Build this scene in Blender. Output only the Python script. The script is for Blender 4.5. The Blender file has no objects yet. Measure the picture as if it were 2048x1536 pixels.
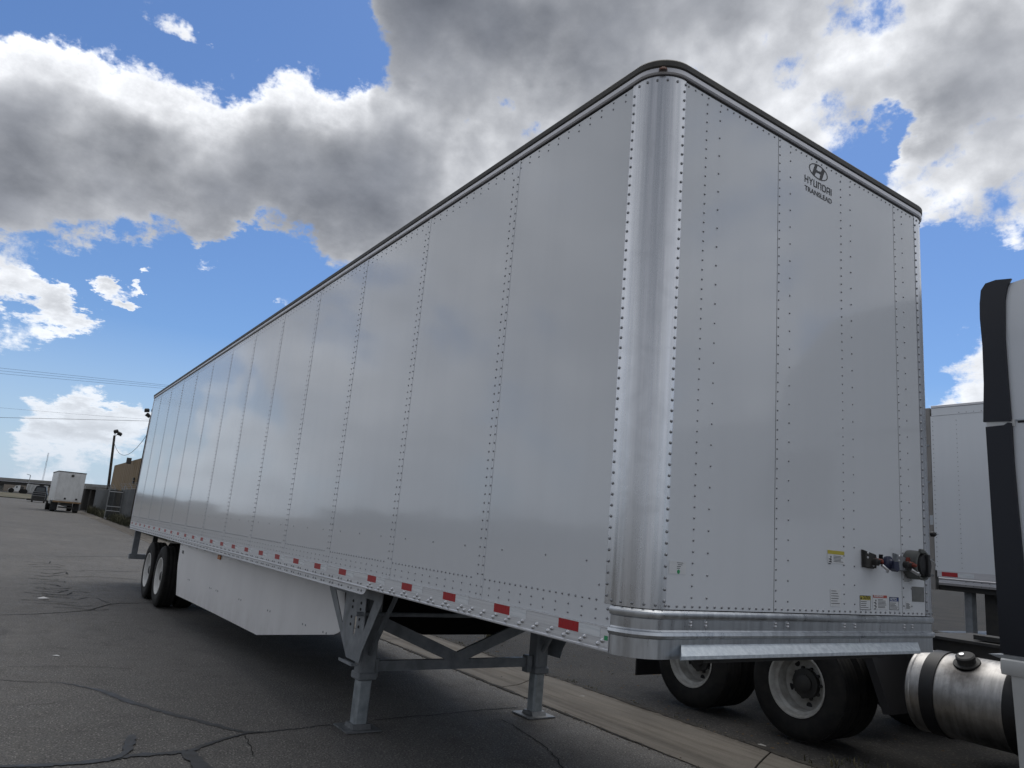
import bpy, math, random
import numpy as np
from mathutils import Vector, Matrix
random.seed(7)
C = bpy.context.scene.collection
R = math.radians
PI = math.pi

# ---------------------------------------------------------------- camera
F_PX, CX, CY, CZ = 1456.86, 2.3838, -2.3263, 1.6481
YAW, PITCH, ROLL = 2.5569779, 0.2073137, 0.0867291
def cam_axes():
    f = Vector((math.cos(PITCH)*math.cos(YAW), math.cos(PITCH)*math.sin(YAW), math.sin(PITCH)))
    r0 = Vector((math.sin(YAW), -math.cos(YAW), 0)); u0 = r0.cross(f)
    r = math.cos(ROLL)*r0 + math.sin(ROLL)*u0
    u = -math.sin(ROLL)*r0 + math.cos(ROLL)*u0
    return r, u, f
AR, AU, AF = cam_axes()
CAM = Vector((CX, CY, CZ))
cd = bpy.data.cameras.new('camera'); cam = bpy.data.objects.new('camera', cd); C.objects.link(cam)
cd.sensor_width = 36; cd.lens = F_PX/2048*36; cd.clip_start = .05; cd.clip_end = 6000
m = Matrix((AR, AU, -AF)).transposed().to_4x4(); m.translation = CAM; cam.matrix_world = m
bpy.context.scene.camera = cam
def ray(px, py):
    return (AR*((px-1024)/F_PX) - AU*((py-768)/F_PX) + AF).normalized()

# ---------------------------------------------------------------- light
SUN_AZ, SUN_EL = R(122), R(68)
sc = bpy.context.scene
sc.view_settings.view_transform = 'Standard'; sc.view_settings.look = 'None'
sc.view_settings.exposure = 0.12; sc.view_settings.gamma = 1; sc.view_settings.use_curve_mapping = False
sdir = Vector((math.cos(SUN_EL)*math.cos(SUN_AZ), math.cos(SUN_EL)*math.sin(SUN_AZ), math.sin(SUN_EL)))
sl = bpy.data.lights.new('sun', 'SUN'); sl.energy = 1.3; sl.angle = R(55); sl.color = (1, .96, .9)
so = bpy.data.objects.new('sun', sl); C.objects.link(so)
so.rotation_euler = (-sdir).to_track_quat('-Z', 'Y').to_euler()

# ---------------------------------------------------------------- node helpers
class NT:
    def __init__(s, nt):
        s.nt = nt; s.n = nt.nodes; s.l = nt.links
    def new(s, t, **kw):
        n = s.n.new(t)
        for k, v in kw.items(): setattr(n, k, v)
        return n
    def put(s, sock, v):
        if v is None: return
        if isinstance(v, bpy.types.NodeSocket): s.l.new(v, sock)
        else:
            if isinstance(v, (tuple, list, Vector)) and len(v) == 3 and sock.type == 'RGBA': v = (*v, 1)
            sock.default_value = v
    def math(s, op, a, b=None, c=None, clamp=False):
        n = s.new('ShaderNodeMath', operation=op); n.use_clamp = clamp
        s.put(n.inputs[0], a); s.put(n.inputs[1], b); s.put(n.inputs[2], c); return n.outputs[0]
    def vmath(s, op, a, b=None, sc_=None):
        n = s.new('ShaderNodeVectorMath', operation=op)
        s.put(n.inputs[0], a); s.put(n.inputs[1], b)
        if sc_ is not None: s.put(n.inputs[3], sc_)
        return n.outputs[1] if op in ('DOT_PRODUCT', 'LENGTH') else n.outputs[0]
    def noise(s, vec, scale, detail=4, rough=.5, dim='3D', dist=0):
        n = s.new('ShaderNodeTexNoise'); n.noise_dimensions = dim
        s.put(n.inputs['Vector'], vec); n.inputs['Scale'].default_value = scale
        n.inputs['Detail'].default_value = detail; n.inputs['Roughness'].default_value = rough
        n.inputs['Distortion'].default_value = dist
        return n.outputs['Fac'], n.outputs['Color']
    def voro(s, vec, scale, feature='F1', rnd=1):
        n = s.new('ShaderNodeTexVoronoi'); n.feature = feature
        s.put(n.inputs['Vector'], vec); n.inputs['Scale'].default_value = scale
        n.inputs['Randomness'].default_value = rnd
        return n.outputs[0], (n.outputs[1] if len(n.outputs) > 1 else None)
    def mix(s, f, a, b, mode='MIX'):
        n = s.new('ShaderNodeMix', data_type='RGBA', blend_type=mode)
        s.put(n.inputs[0], f); s.put(n.inputs[6], a); s.put(n.inputs[7], b); return n.outputs[2]
    def rng(s, v, a, b, c=0, d=1, smooth=False):
        n = s.new('ShaderNodeMapRange'); n.interpolation_type = 'SMOOTHSTEP' if smooth else 'LINEAR'
        s.put(n.inputs[0], v)
        for i, x in zip((1, 2, 3, 4), (a, b, c, d)): s.put(n.inputs[i], x)
        return n.outputs[0]
    def scalev(s, vec, v3):
        n = s.new('ShaderNodeVectorMath', operation='MULTIPLY'); s.put(n.inputs[0], vec); n.inputs[1].default_value = v3
        return n.outputs[0]

# ---------------------------------------------------------------- sky: physical blue plus procedural clouds
w = bpy.data.worlds.new('World'); sc.world = w; w.use_nodes = True
N = NT(w.node_tree); N.n.clear()
tc = N.new('ShaderNodeTexCoord'); D0 = N.vmath('NORMALIZE', tc.outputs['Generated'])
sky = N.new('ShaderNodeTexSky'); sky.sky_type = 'NISHITA'; sky.sun_disc = False
sky.sun_elevation = SUN_EL; sky.sun_rotation = PI/2 - SUN_AZ
sky.air_density = 1.1; sky.dust_density = .6; sky.ozone_density = 2.0
# cloud cover as observed, by eye: 0 open sky, 2 thin bright cloud, 9 thick dark cloud (cells of about 2.5 degrees)
COVER = [
 '00001100000358999888654433223344', '22210000000013679987543322233334', '54422211122223445677643322223333',
 '76544444567766543456543333333333', '88766665678888733345544333333333', '99888877778887755444444433332333',
 '64334676567876655544444432223333', '22211000122344544444444432222222', '11100000001233333333333331001000',
 '01000000000010112222222210000000', '00000000000000001111221110000122', '10000000000000001111221110000233',
 '00000000000000000111221110001233', '12211111000000111112211111111222', '11221122111112211112211221122112', '11111111111111111111111111111111']
PUFFS = [(15,565,30,.6),(70,590,24,.6),(112,612,22,.55),(140,590,14,.5),(218,578,12,.7),(240,588,10,.5),(288,588,11,.6),(300,575,9,.5),(262,618,12,.8),(278,634,10,.6),(400,58,16,.5),(335,22,20,.4),(365,40,14,.4),(540,88,11,.5),(585,602,24,.8),(820,186,14,.4),(60,860,26,.4),(120,865,26,.45),(230,850,18,.35),(270,880,26,.35),(30,910,36,.2),(190,915,30,.2),
 (1840,215,34,.45),(1870,260,30,.3),(1830,300,16,.3),(40,690,50,.55),(90,676,24,.35),(1745,325,26,-.75),(1805,240,22,-.75),(1705,335,18,-.45),(1780,365,24,-.5),(1715,285,18,-.6),(180,835,30,.6),(280,825,18,.3),(430,470,26,.6),(490,430,26,.4)]
AZ0, EL0, DA, DE, NA, NE = 96.0, 1.0, 4.6, 4.6, 22, 11
def fit_cover():
    """least squares fit of smooth azimuth/elevation bumps to the observed cover"""
    lv = {0: -.75, 1: -.12, 2: .14, 3: .24, 4: .35, 5: .48, 6: .64, 7: .84, 8: 1.05, 9: 1.3}
    A, Y = [], []
    for r in range(16):
        for c in range(32):
            d = ray(c*64+32, r*64+32); az = math.degrees(math.atan2(d.y, d.x)) % 360; el = math.degrees(math.asin(d.z))
            if el < -1: continue
            ea = [math.exp(-((az-(AZ0+i*DA))/DA)**2*.9) for i in range(NA)]; ee = [math.exp(-((el-(EL0+j*DE))/DE)**2*.9) for j in range(NE)]
            A.append([x*y for y in ee for x in ea]); Y.append(lv[int(COVER[r][c])]-.25)
    A = np.array(A); Y = np.array(Y)
    return np.linalg.solve(A.T@A + .06*np.eye(A.shape[1]), A.T@Y).reshape(NE, NA)
WTS = fit_cover()
def make_group(fine):
    g = bpy.data.node_groups.new('cloud_density', 'ShaderNodeTree')
    g.interface.new_socket('Vector', in_out='INPUT', socket_type='NodeSocketVector')
    g.interface.new_socket('Density', in_out='OUTPUT', socket_type='NodeSocketFloat')
    G = NT(g); gi = G.new('NodeGroupInput'); go = G.new('NodeGroupOutput')
    V = gi.outputs[0]
    z = G.vmath('DOT_PRODUCT', V, (0, 0, 1)); zc = G.math('ADD', G.math('MAXIMUM', z, 0.0), .22)
    flat = G.vmath('SCALE', V, None, G.math('DIVIDE', 1.0, zc))      # clouds flatten towards the horizon
    _, wc = G.noise(flat, 3.4, 6 if fine else 1, .68)
    Vw = G.vmath('NORMALIZE', G.vmath('ADD', V, G.vmath('SCALE', G.vmath('SUBTRACT', wc, (.5, .5, .5)), None, .17)))
    sx = G.new('ShaderNodeSeparateXYZ'); G.put(sx.inputs[0], Vw)
    az = G.math('ARCTAN2', sx.outputs[1], sx.outputs[0]); az = G.math('ADD', az, G.math('MULTIPLY', G.math('LESS_THAN', az, 0.0), 2*PI))
    el = G.math('ARCSINE', sx.outputs[2])
    def bumps(u, u0, du, n):
        return [G.math('EXPONENT', G.math('MULTIPLY', G.math('POWER', G.math('MULTIPLY_ADD', u, 1/R(du), -(u0+i*du)/du), 2.0), -.9)) for i in range(n)]
    ea, ee = bumps(az, AZ0, DA, NA), bumps(el, EL0, DE, NE)
    acc = None
    for j in range(NE):
        row = None
        for i in range(NA):
            wt = float(WTS[j, i])
            if abs(wt) < .02: continue
            row = G.math('MULTIPLY', ea[i], wt) if row is None else G.math('MULTIPLY_ADD', ea[i], wt, row)
        if row is not None: acc = G.math('MULTIPLY', row, ee[j]) if acc is None else G.math('MULTIPLY_ADD', row, ee[j], acc)
    if fine:
        for px, py, s, wt in PUFFS:
            d = ray(px, py); k = 1/(s*1.1/F_PX)**2
            e = G.math('EXPONENT', G.math('MULTIPLY_ADD', G.vmath('DOT_PRODUCT', Vw, tuple(d)), k, -k))
            acc = G.math('MULTIPLY_ADD', e, wt, acc)
    # unseen heavy cloud bank added behind the camera to dim the trailer panels
    bk = Vector((math.cos(R(-50))*math.cos(R(55)), math.sin(R(-50))*math.cos(R(55)), math.sin(R(55))))
    acc = G.math('MULTIPLY_ADD', G.math('EXPONENT', G.math('MULTIPLY_ADD', G.vmath('DOT_PRODUCT', V, tuple(bk)), 3.0, -3.0)), .95, acc)
    acc = G.math('MAXIMUM', acc, -1.1)
    n1, _ = G.noise(flat, 1.7, 3, .60)
    n2, _ = G.noise(V, 8.0, 9 if fine else 3, .66)
    f = G.math('MULTIPLY_ADD', n1, .7, -.35+.25)
    f = G.math('ADD', f, G.math('MULTIPLY_ADD', n2, 2.3, -1.15))
    if fine:
        puff = G.new('ShaderNodeTexVoronoi'); puff.feature = 'F1'; puff.normalize = True
        G.put(puff.inputs['Vector'], G.vmath('ADD', V, G.vmath('SCALE', wc, None, .05))); puff.inputs['Scale'].default_value = 17
        puff.inputs['Detail'].default_value = 2; puff.inputs['Roughness'].default_value = .6
        f = G.math('ADD', f, G.math('MULTIPLY_ADD', puff.outputs[0], -.9, .30))
    G.l.new(G.math('ADD', acc, f), go.inputs[0])
    return g
grp, grp_c = make_group(True), make_group(False)
def dens(v, g=grp):
    n = N.new('ShaderNodeGroup'); n.node_tree = g; N.put(n.inputs[0], v); return n.outputs[0]
d1 = dens(D0)
tosun = N.vmath('SUBTRACT', tuple(sdir), D0)
d2 = dens(N.vmath('NORMALIZE', N.vmath('ADD', D0, N.vmath('SCALE', tosun, None, .07))), grp_c)
alpha = N.rng(d1, -.04, .30, 0, 1, True)
z0 = N.vmath('DOT_PRODUCT', D0, (0, 0, 1))
thick = N.math('ADD', N.math('MULTIPLY', N.math('MAXIMUM', d1, 0.0), .55), N.math('MULTIPLY', N.math('MAXIMUM', d2, 0.0), 1.0))
lit = N.math('EXPONENT', N.math('MULTIPLY', thick, -1.45))
flat0 = N.vmath('SCALE', D0, None, N.math('DIVIDE', 1.0, N.math('ADD', N.math('MAXIMUM', z0, 0.0), .25)))
tx, _ = N.noise(flat0, 3.2, 7, .6)
lit = N.math('MULTIPLY', lit, N.rng(tx, .3, .7, .75, 1.25))
lowsky = N.rng(z0, .02, .26, .30, 0)                      # far clouds brighten through the air in front of them
lit = N.math('ADD', lit, lowsky, clamp=True)
grey = N.mix(N.rng(tx, .35, .65, 0, 1), (.105, .117, .145), (.215, .232, .272))
ccol = N.mix(lit, grey, N.mix(N.rng(z0, .03, .32, 0, 1), (.66, .72, .80), (1.14, 1.16, 1.20)))
ccol = N.vmath('SCALE', ccol, None, 10.0)
skyc = N.mix(1.0, sky.outputs[0], (.66, .84, 1.10), 'MULTIPLY')
haze = N.rng(z0, .0, .22, .75, 0)
skyc = N.mix(haze, skyc, N.vmath('SCALE', (.50, .62, .78), None, 10.0))
col = N.mix(alpha, skyc, ccol)
bg = N.new('ShaderNodeBackground'); N.put(bg.inputs[0], col); bg.inputs[1].default_value = .1
N.l.new(bg.outputs[0], N.new('ShaderNodeOutputWorld').inputs[0])
w.cycles.sampling_method = 'MANUAL'; w.cycles.sample_map_resolution = 256

# ---------------------------------------------------------------- materials
def mat(name, color, rough=.5, metal=0, spec=.5, coat=0, build=None):
    mt = bpy.data.materials.new(name); mt.use_nodes = True
    M = NT(mt.node_tree); b = M.n['Principled BSDF']
    b.inputs['Base Color'].default_value = (*color, 1); b.inputs['Roughness'].default_value = rough
    b.inputs['Metallic'].default_value = metal; b.inputs['Specular IOR Level'].default_value = spec
    b.inputs['Coat Weight'].default_value = coat
    if coat: b.inputs['Coat Roughness'].default_value = .06
    if build:
        M.pos = M.new('ShaderNodeNewGeometry').outputs['Position']
        M.obj = M.new('ShaderNodeTexCoord').outputs['Object']
        build(M, b)
    return mt
def bump(M, b, h, strength, dist=.01, nrm='Normal'):
    n = M.new('ShaderNodeBump'); n.inputs['Strength'].default_value = strength; n.inputs['Distance'].default_value = dist
    M.put(n.inputs['Height'], h); M.l.new(n.outputs[0], b.inputs[nrm]); return n
def soil(col_a, col_b, scale, r0, r1, stretch=(1, 1, 1), det=5, bmp=0, bsc=None, lo=.35, hi=.65, dist=.002):
    def f(M, b):
        v = M.scalev(M.obj, stretch)
        n, _ = M.noise(v, scale, det, .6)
        fac = M.rng(n, lo, hi)
        M.put(b.inputs['Base Color'], M.mix(fac, col_a, col_b))
        M.put(b.inputs['Roughness'], M.rng(n, .3, .7, r0, r1))
        if bmp:
            n2, _ = M.noise(v, bsc or scale*4, 4, .6); bump(M, b, n2, bmp, dist)
    return f
def paint_build(ca, cb):
    def f(M, b):
        n, _ = M.noise(M.scalev(M.obj, (1.3, 1.3, .55)), 1.1, 3, .5)
        s, _ = M.noise(M.scalev(M.obj, (7, 7, .5)), 1.0, 3, .5)       # faint handling marks
        M.put(b.inputs['Base Color'], M.mix(M.rng(s, .45, .75), ca, cb))
        M.put(b.inputs['Roughness'], M.rng(s, .3, .7, .15, .20))
    return f
def alu_build(ca, cb, stretch, r0, r1, blot=0):
    def f(M, b):
        s, _ = M.noise(M.scalev(M.obj, stretch), 1.0, 6, .65)
        g, _ = M.noise(M.obj, 6, 5, .6, dist=.8)
        fac = M.rng(s, .3, .7)
        c = M.mix(fac, ca, cb)
        if blot: c = M.mix(M.rng(g, .5, .62, 0, blot), c, tuple(x*.72 for x in ca))
        M.put(b.inputs['Base Color'], c)
        M.put(b.inputs['Roughness'], M.math('ADD', M.rng(s, .3, .7, r0, r1), M.rng(g, .4, .7, 0, .05)))
        bump(M, b, s, .12, .002)
    return f
white = mat('white_paint', (.72, .73, .73), .2, coat=.5, build=paint_build((.68, .71, .75), (.665, .695, .735)))
white2 = mat('old_white_paint', (.66, .67, .67), .3, build=soil((.70, .71, .71), (.58, .59, .585), 2.5, .3, .5, (1, 1, .4)))
def skirt_(M, b):
    soil((.83, .83, .84), (.77, .77, .78), 2.2, .35, .5, (1, 1, .6))(M, b)
    src = b.inputs['Base Color'].links[0].from_socket
    sp = M.new('ShaderNodeSeparateXYZ'); M.put(sp.inputs[0], M.obj)
    g, _ = M.noise(M.scalev(M.obj, (3, 3, 1.2)), 2.5, 6, .7)
    f = M.math('MULTIPLY', M.rng(sp.outputs[2], .65, .36, 0, .3), M.rng(g, .42, .68))
    M.put(b.inputs['Base Color'], M.mix(f, src, (.36, .34, .31)))      # road spray along the lower edge
skirtm = mat('skirt_white', (.76, .76, .76), .4, build=skirt_)
cornerm = mat('brushed_aluminium', (.7, .7, .72), .3, 1, build=alu_build((.50, .52, .55), (.74, .75, .78), (30, 30, .5), .20, .34, .12))
footm = mat('scuffed_foot_steel', (.2, .21, .22), .5, .5, build=soil((.16, .17, .18), (.26, .27, .28), 20, .45, .65))
galv = mat('galvanised_steel', (.5, .52, .55), .4, 1, build=alu_build((.40, .43, .46), (.60, .63, .66), (3, 3, 14), .30, .46, .3))
sillm = mat('stainless_cladding', (.5, .52, .54), .3, 1, build=alu_build((.46, .48, .51), (.66, .69, .72), (26, 26, 2.5), .24, .38))
railm = mat('mill_aluminium', (.62, .63, .66), .35, .75, build=alu_build((.60, .61, .64), (.80, .81, .83), (1.2, 30, 160), .34, .5))
trimm = mat('roof_rail_aluminium', (.6, .6, .63), .4, .6, build=alu_build((.50, .50, .53), (.66, .66, .68), (1.5, 1.5, 60), .38, .5))
lipm = mat('bright_zinc', (.65, .7, .74), .4, .6, build=soil((.54, .60, .66), (.72, .78, .83), 40, .35, .55, (1, 1, 1), 6, .3, 160, dist=.001))
rubber = mat('roof_edge_dark', (.045, .045, .045), .55, build=soil((.03, .03, .03), (.09, .085, .075), 9, .5, .7, (1, 1, 1)))
rivetm = mat('rivet_metal', (.30, .31, .33), .35, .9)
boltm = mat('bolt_metal', (.60, .61, .63), .28, .9)
gearm = mat('grey_enamel', (.17, .19, .215), .5, build=soil((.255, .275, .30), (.17, .185, .20), 7, .4, .6, (1, 1, 1)))
gearg = mat('galvanised_leg', (.34, .38, .41), .42, .7, build=soil((.30, .34, .37), (.46, .50, .53), 14, .35, .55, (1, 1, 1)))
darkst = mat('dark_steel', (.022, .023, .025), .6, build=soil((.02, .021, .023), (.045, .043, .04), 8, .5, .75))
blackp = mat('black_plastic', (.012, .012, .014), .45)
navy = mat('navy_black_vinyl', (.008, .010, .018), .42)
tyrem = mat('tyre_rubber', (.012, .012, .013), .85, spec=.3, build=soil((.009, .009, .010), (.024, .023, .021), 11, .7, .9))
rimw = mat('white_rim', (.76, .76, .75), .35, build=soil((.80, .80, .79), (.66, .66, .64), 9, .35, .55))
redr = mat('red_reflector', (.42, .012, .018), .3, build=soil((.44, .012, .018), (.34, .008, .012), 60, .25, .4, (1, 1, 3)))
whr = mat('white_reflector', (.66, .70, .74), .3, build=soil((.64, .68, .72), (.76, .79, .82), 5, .2, .35, (1, 1, 12)))
amber = mat('amber_lens', (.55, .16, .02), .2)
darkamber = mat('dull_amber_lens', (.12, .035, .015), .35)
ink = mat('black_ink', (.016, .018, .024), .5)
labelw = mat('label_white', (.66, .68, .70), .35)
yellowl = mat('label_yellow', (.50, .42, .05), .4)
redl = mat('label_red', (.42, .07, .05), .4)
bluel = mat('label_blue', (.02, .05, .20), .4)
greenl = mat('green_dot', (.03, .30, .12), .4)
greyl = mat('grey_plate', (.14, .145, .145), .5, build=soil((.12, .125, .125), (.18, .185, .18), 30, .4, .6))
redp = mat('red_plastic', (.20, .035, .02), .45)
bluep = mat('blue_plastic', (.015, .02, .055), .45)
canm = mat('canister_grey', (.10, .105, .10), .5)
def tank_(M, b):
    alu_build((.34, .33, .32), (.58, .57, .56), (26, 4, 4), .30, .5, .3)(M, b)
    src = b.inputs['Base Color'].links[0].from_socket
    g, _ = M.noise(M.obj, 9, 5, .65)                        # oily spill that spread from the filler cap
    d = M.vmath('LENGTH', M.vmath('SUBTRACT', M.obj, (-.66, 4.33, .93)))
    st = M.rng(M.math('ADD', d, M.math('MULTIPLY', g, .16)), .28, .16, 0, .8)
    s2, _ = M.noise(M.scalev(M.obj, (60, 60, 60)), 1, 3, .7)
    st = M.math('MAXIMUM', st, M.rng(s2, .66, .72, 0, .5))
    M.put(b.inputs['Base Color'], M.mix(st, src, (.05, .045, .042)))
tankm = mat('tank_aluminium', (.5, .49, .47), .35, 1, build=tank_)
brownm = mat('plywood_sill', (.30, .20, .11), .7, build=soil((.33, .22, .12), (.22, .15, .09), 8, .6, .8))
tanm = mat('tan_siding', (.22, .15, .07), .7, build=soil((.23, .155, .072), (.20, .135, .06), .5, .6, .8, (6, 6, .3)))
concm = mat('far_concrete', (.30, .30, .29), .85, build=soil((.32, .32, .31), (.22, .215, .2), .4, .8, .95))
girder = mat('bridge_girder', (.06, .058, .055), .8)
woodm = mat('pole_wood', (.055, .042, .033), .85, build=soil((.06, .047, .037), (.035, .028, .022), 6, .8, .95, (3, 3, .3)))
glassm = mat('dark_glass', (.012, .014, .018), .08, spec=.8)
paperm = mat('paper_litter', (.70, .70, .70), .6)
slatm = mat('fence_slat', (.03, .034, .036), .7, build=soil((.034, .040, .044), (.018, .021, .022), 3, .5, .7, (3, 3, .5)))
postm = mat('fence_post', (.26, .27, .275), .5, .2)
brushm = mat('brush_leaf', (.05, .055, .03), .8, build=soil((.035, .04, .022), (.085, .08, .045), 5, .7, .9))
dirtm = mat('dirt', (.12, .10, .075), .95, build=soil((.13, .11, .085), (.075, .062, .05), 2.2, .9, 1, bmp=.5, bsc=18, dist=.02))
grassm = mat('grass_blade', (.07, .08, .03), .7, build=soil((.035, .045, .018), (.10, .085, .045), 9, .6, .8))
def asphalt(M, b):
    P = M.pos
    big, _ = M.noise(P, .35, 5, .6)
    mid, _ = M.noise(P, 3.5, 5, .6)
    fine, _ = M.noise(P, 70, 4, .75)
    v, vc = M.voro(P, 70)
    v2, vc2 = M.voro(P, 34)
    base = M.mix(M.rng(big, .3, .7), (.120, .116, .110), (.165, .157, .147))
    base = M.mix(M.rng(mid, .55, .8, 0, .45), base, (.075, .074, .073))
    sep = M.new('ShaderNodeSeparateColor'); M.put(sep.inputs[0], vc)
    stone = M.rng(sep.outputs[0], .55, 1, 0, 1)
    base = M.mix(M.math('MULTIPLY', stone, M.rng(v, .55, .25, 0, 1)), base, M.mix(sep.outputs[1], (.24, .225, .205), (.48, .46, .43)))
    sep2 = M.new('ShaderNodeSeparateColor'); M.put(sep2.inputs[0], vc2)
    base = M.mix(M.math('MULTIPLY', M.rng(sep2.outputs[0], .8, 1, 0, .8), M.rng(v2, .35, .2)), base, (.28, .265, .24))
    base = M.mix(M.rng(fine, .54, .36, 0, .85), base, (.014, .014, .015))
    oil, _ = M.noise(P, 1.3, 3, .5, dist=.4)                # old drips and patches
    base = M.mix(M.rng(oil, .66, .76, 0, .28, True), base, (.04, .039, .038))
    pale, _ = M.noise(M.scalev(P, (.25, 1.4, 1)), 1.2, 4, .6)
    base = M.mix(M.rng(pale, .55, .75, 0, .35), base, (.20, .19, .175))
    M.put(b.inputs['Base Color'], base); M.put(b.inputs['Roughness'], M.rng(mid, .3, .7, .72, .9))
    h = M.math('ADD', M.math('MULTIPLY', fine, .7), M.math('MULTIPLY', v, -.9))
    h = M.math('ADD', h, M.math('MULTIPLY', v2, -.7))
    bump(M, b, h, .85, .006)
asph = mat('asphalt', (.06, .06, .06), .85, spec=.35, build=asphalt)
def lotm_(M, b):
    P = M.pos
    big, _ = M.noise(P, .8, 6, .65); fine, _ = M.noise(P, 60, 4, .7); v, vc = M.voro(P, 45)
    sep = M.new('ShaderNodeSeparateColor'); M.put(sep.inputs[0], vc)
    base = M.mix(M.rng(big, .35, .65), (.026, .026, .027), (.050, .047, .043))
    base = M.mix(M.math('MULTIPLY', M.rng(sep.outputs[0], .6, 1, 0, .8), M.rng(v, .5, .25)), base, (.15, .14, .125))
    base = M.mix(M.rng(fine, .5, .3, 0, .7), base, (.014, .014, .013))
    M.put(b.inputs['Base Color'], base); bump(M, b, M.math('SUBTRACT', fine, v), .9, .012)
lotm = mat('worn_lot_asphalt', (.05, .05, .05), .9, spec=.3, build=lotm_)
def conc_(M, b):
    P = M.pos
    big, _ = M.noise(M.scalev(P, (.7, 2.5, 1)), 1.6, 6, .6); fine, _ = M.noise(P, 90, 4, .7); g, _ = M.noise(P, 14, 5, .7)
    base = M.mix(M.rng(big, .35, .65), (.165, .150, .130), (.122, .112, .098))
    st, _ = M.noise(M.scalev(P, (.5, 9, 1)), 1.5, 5, .6)
    base = M.mix(M.rng(st, .50, .66, 0, .7), base, (.085, .073, .06))
    sp = M.new('ShaderNodeSeparateXYZ'); M.put(sp.inputs[0], P)      # silt left along the flow line
    t = M.math('ADD', M.math('ADD', sp.outputs[1], M.math('MULTIPLY', sp.outputs[0], .0185)), -2.52)
    t = M.math('ADD', t, M.math('MULTIPLY_ADD', st, .16, -.08))
    line = M.rng(M.math('ABSOLUTE', M.math('ADD', t, -.30)), .10, .01, 0, .65, True)
    edge = M.rng(M.math('ABSOLUTE', M.math('ADD', t, -1.02)), .16, .0, 0, .7, True)
    base = M.mix(M.math('MULTIPLY', line, M.rng(g, .3, .6, .4, 1)), base, (.060, .052, .043))
    base = M.mix(M.math('MULTIPLY', edge, M.rng(g, .35, .55)), base, (.050, .043, .035))
    base = M.mix(M.rng(g, .6, .75, 0, .5), base, (.11, .095, .075))
    base = M.mix(M.rng(fine, .5, .3, 0, .5), base, (.07, .06, .05))
    M.put(b.inputs['Base Color'], base); bump(M, b, fine, .4, .004)
concg = mat('gutter_concrete', (.2, .17, .14), .92, spec=.3, build=conc_)
sealm = mat('crack_tar', (.020, .022, .023), .55, build=soil((.016, .018, .019), (.034, .035, .036), 10, .45, .7, bmp=.4, bsc=60, dist=.003))
crackm = mat('crack_dark', (.012, .011, .010), .95)
leafm = mat('dead_leaf', (.10, .065, .03), .9)

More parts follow.
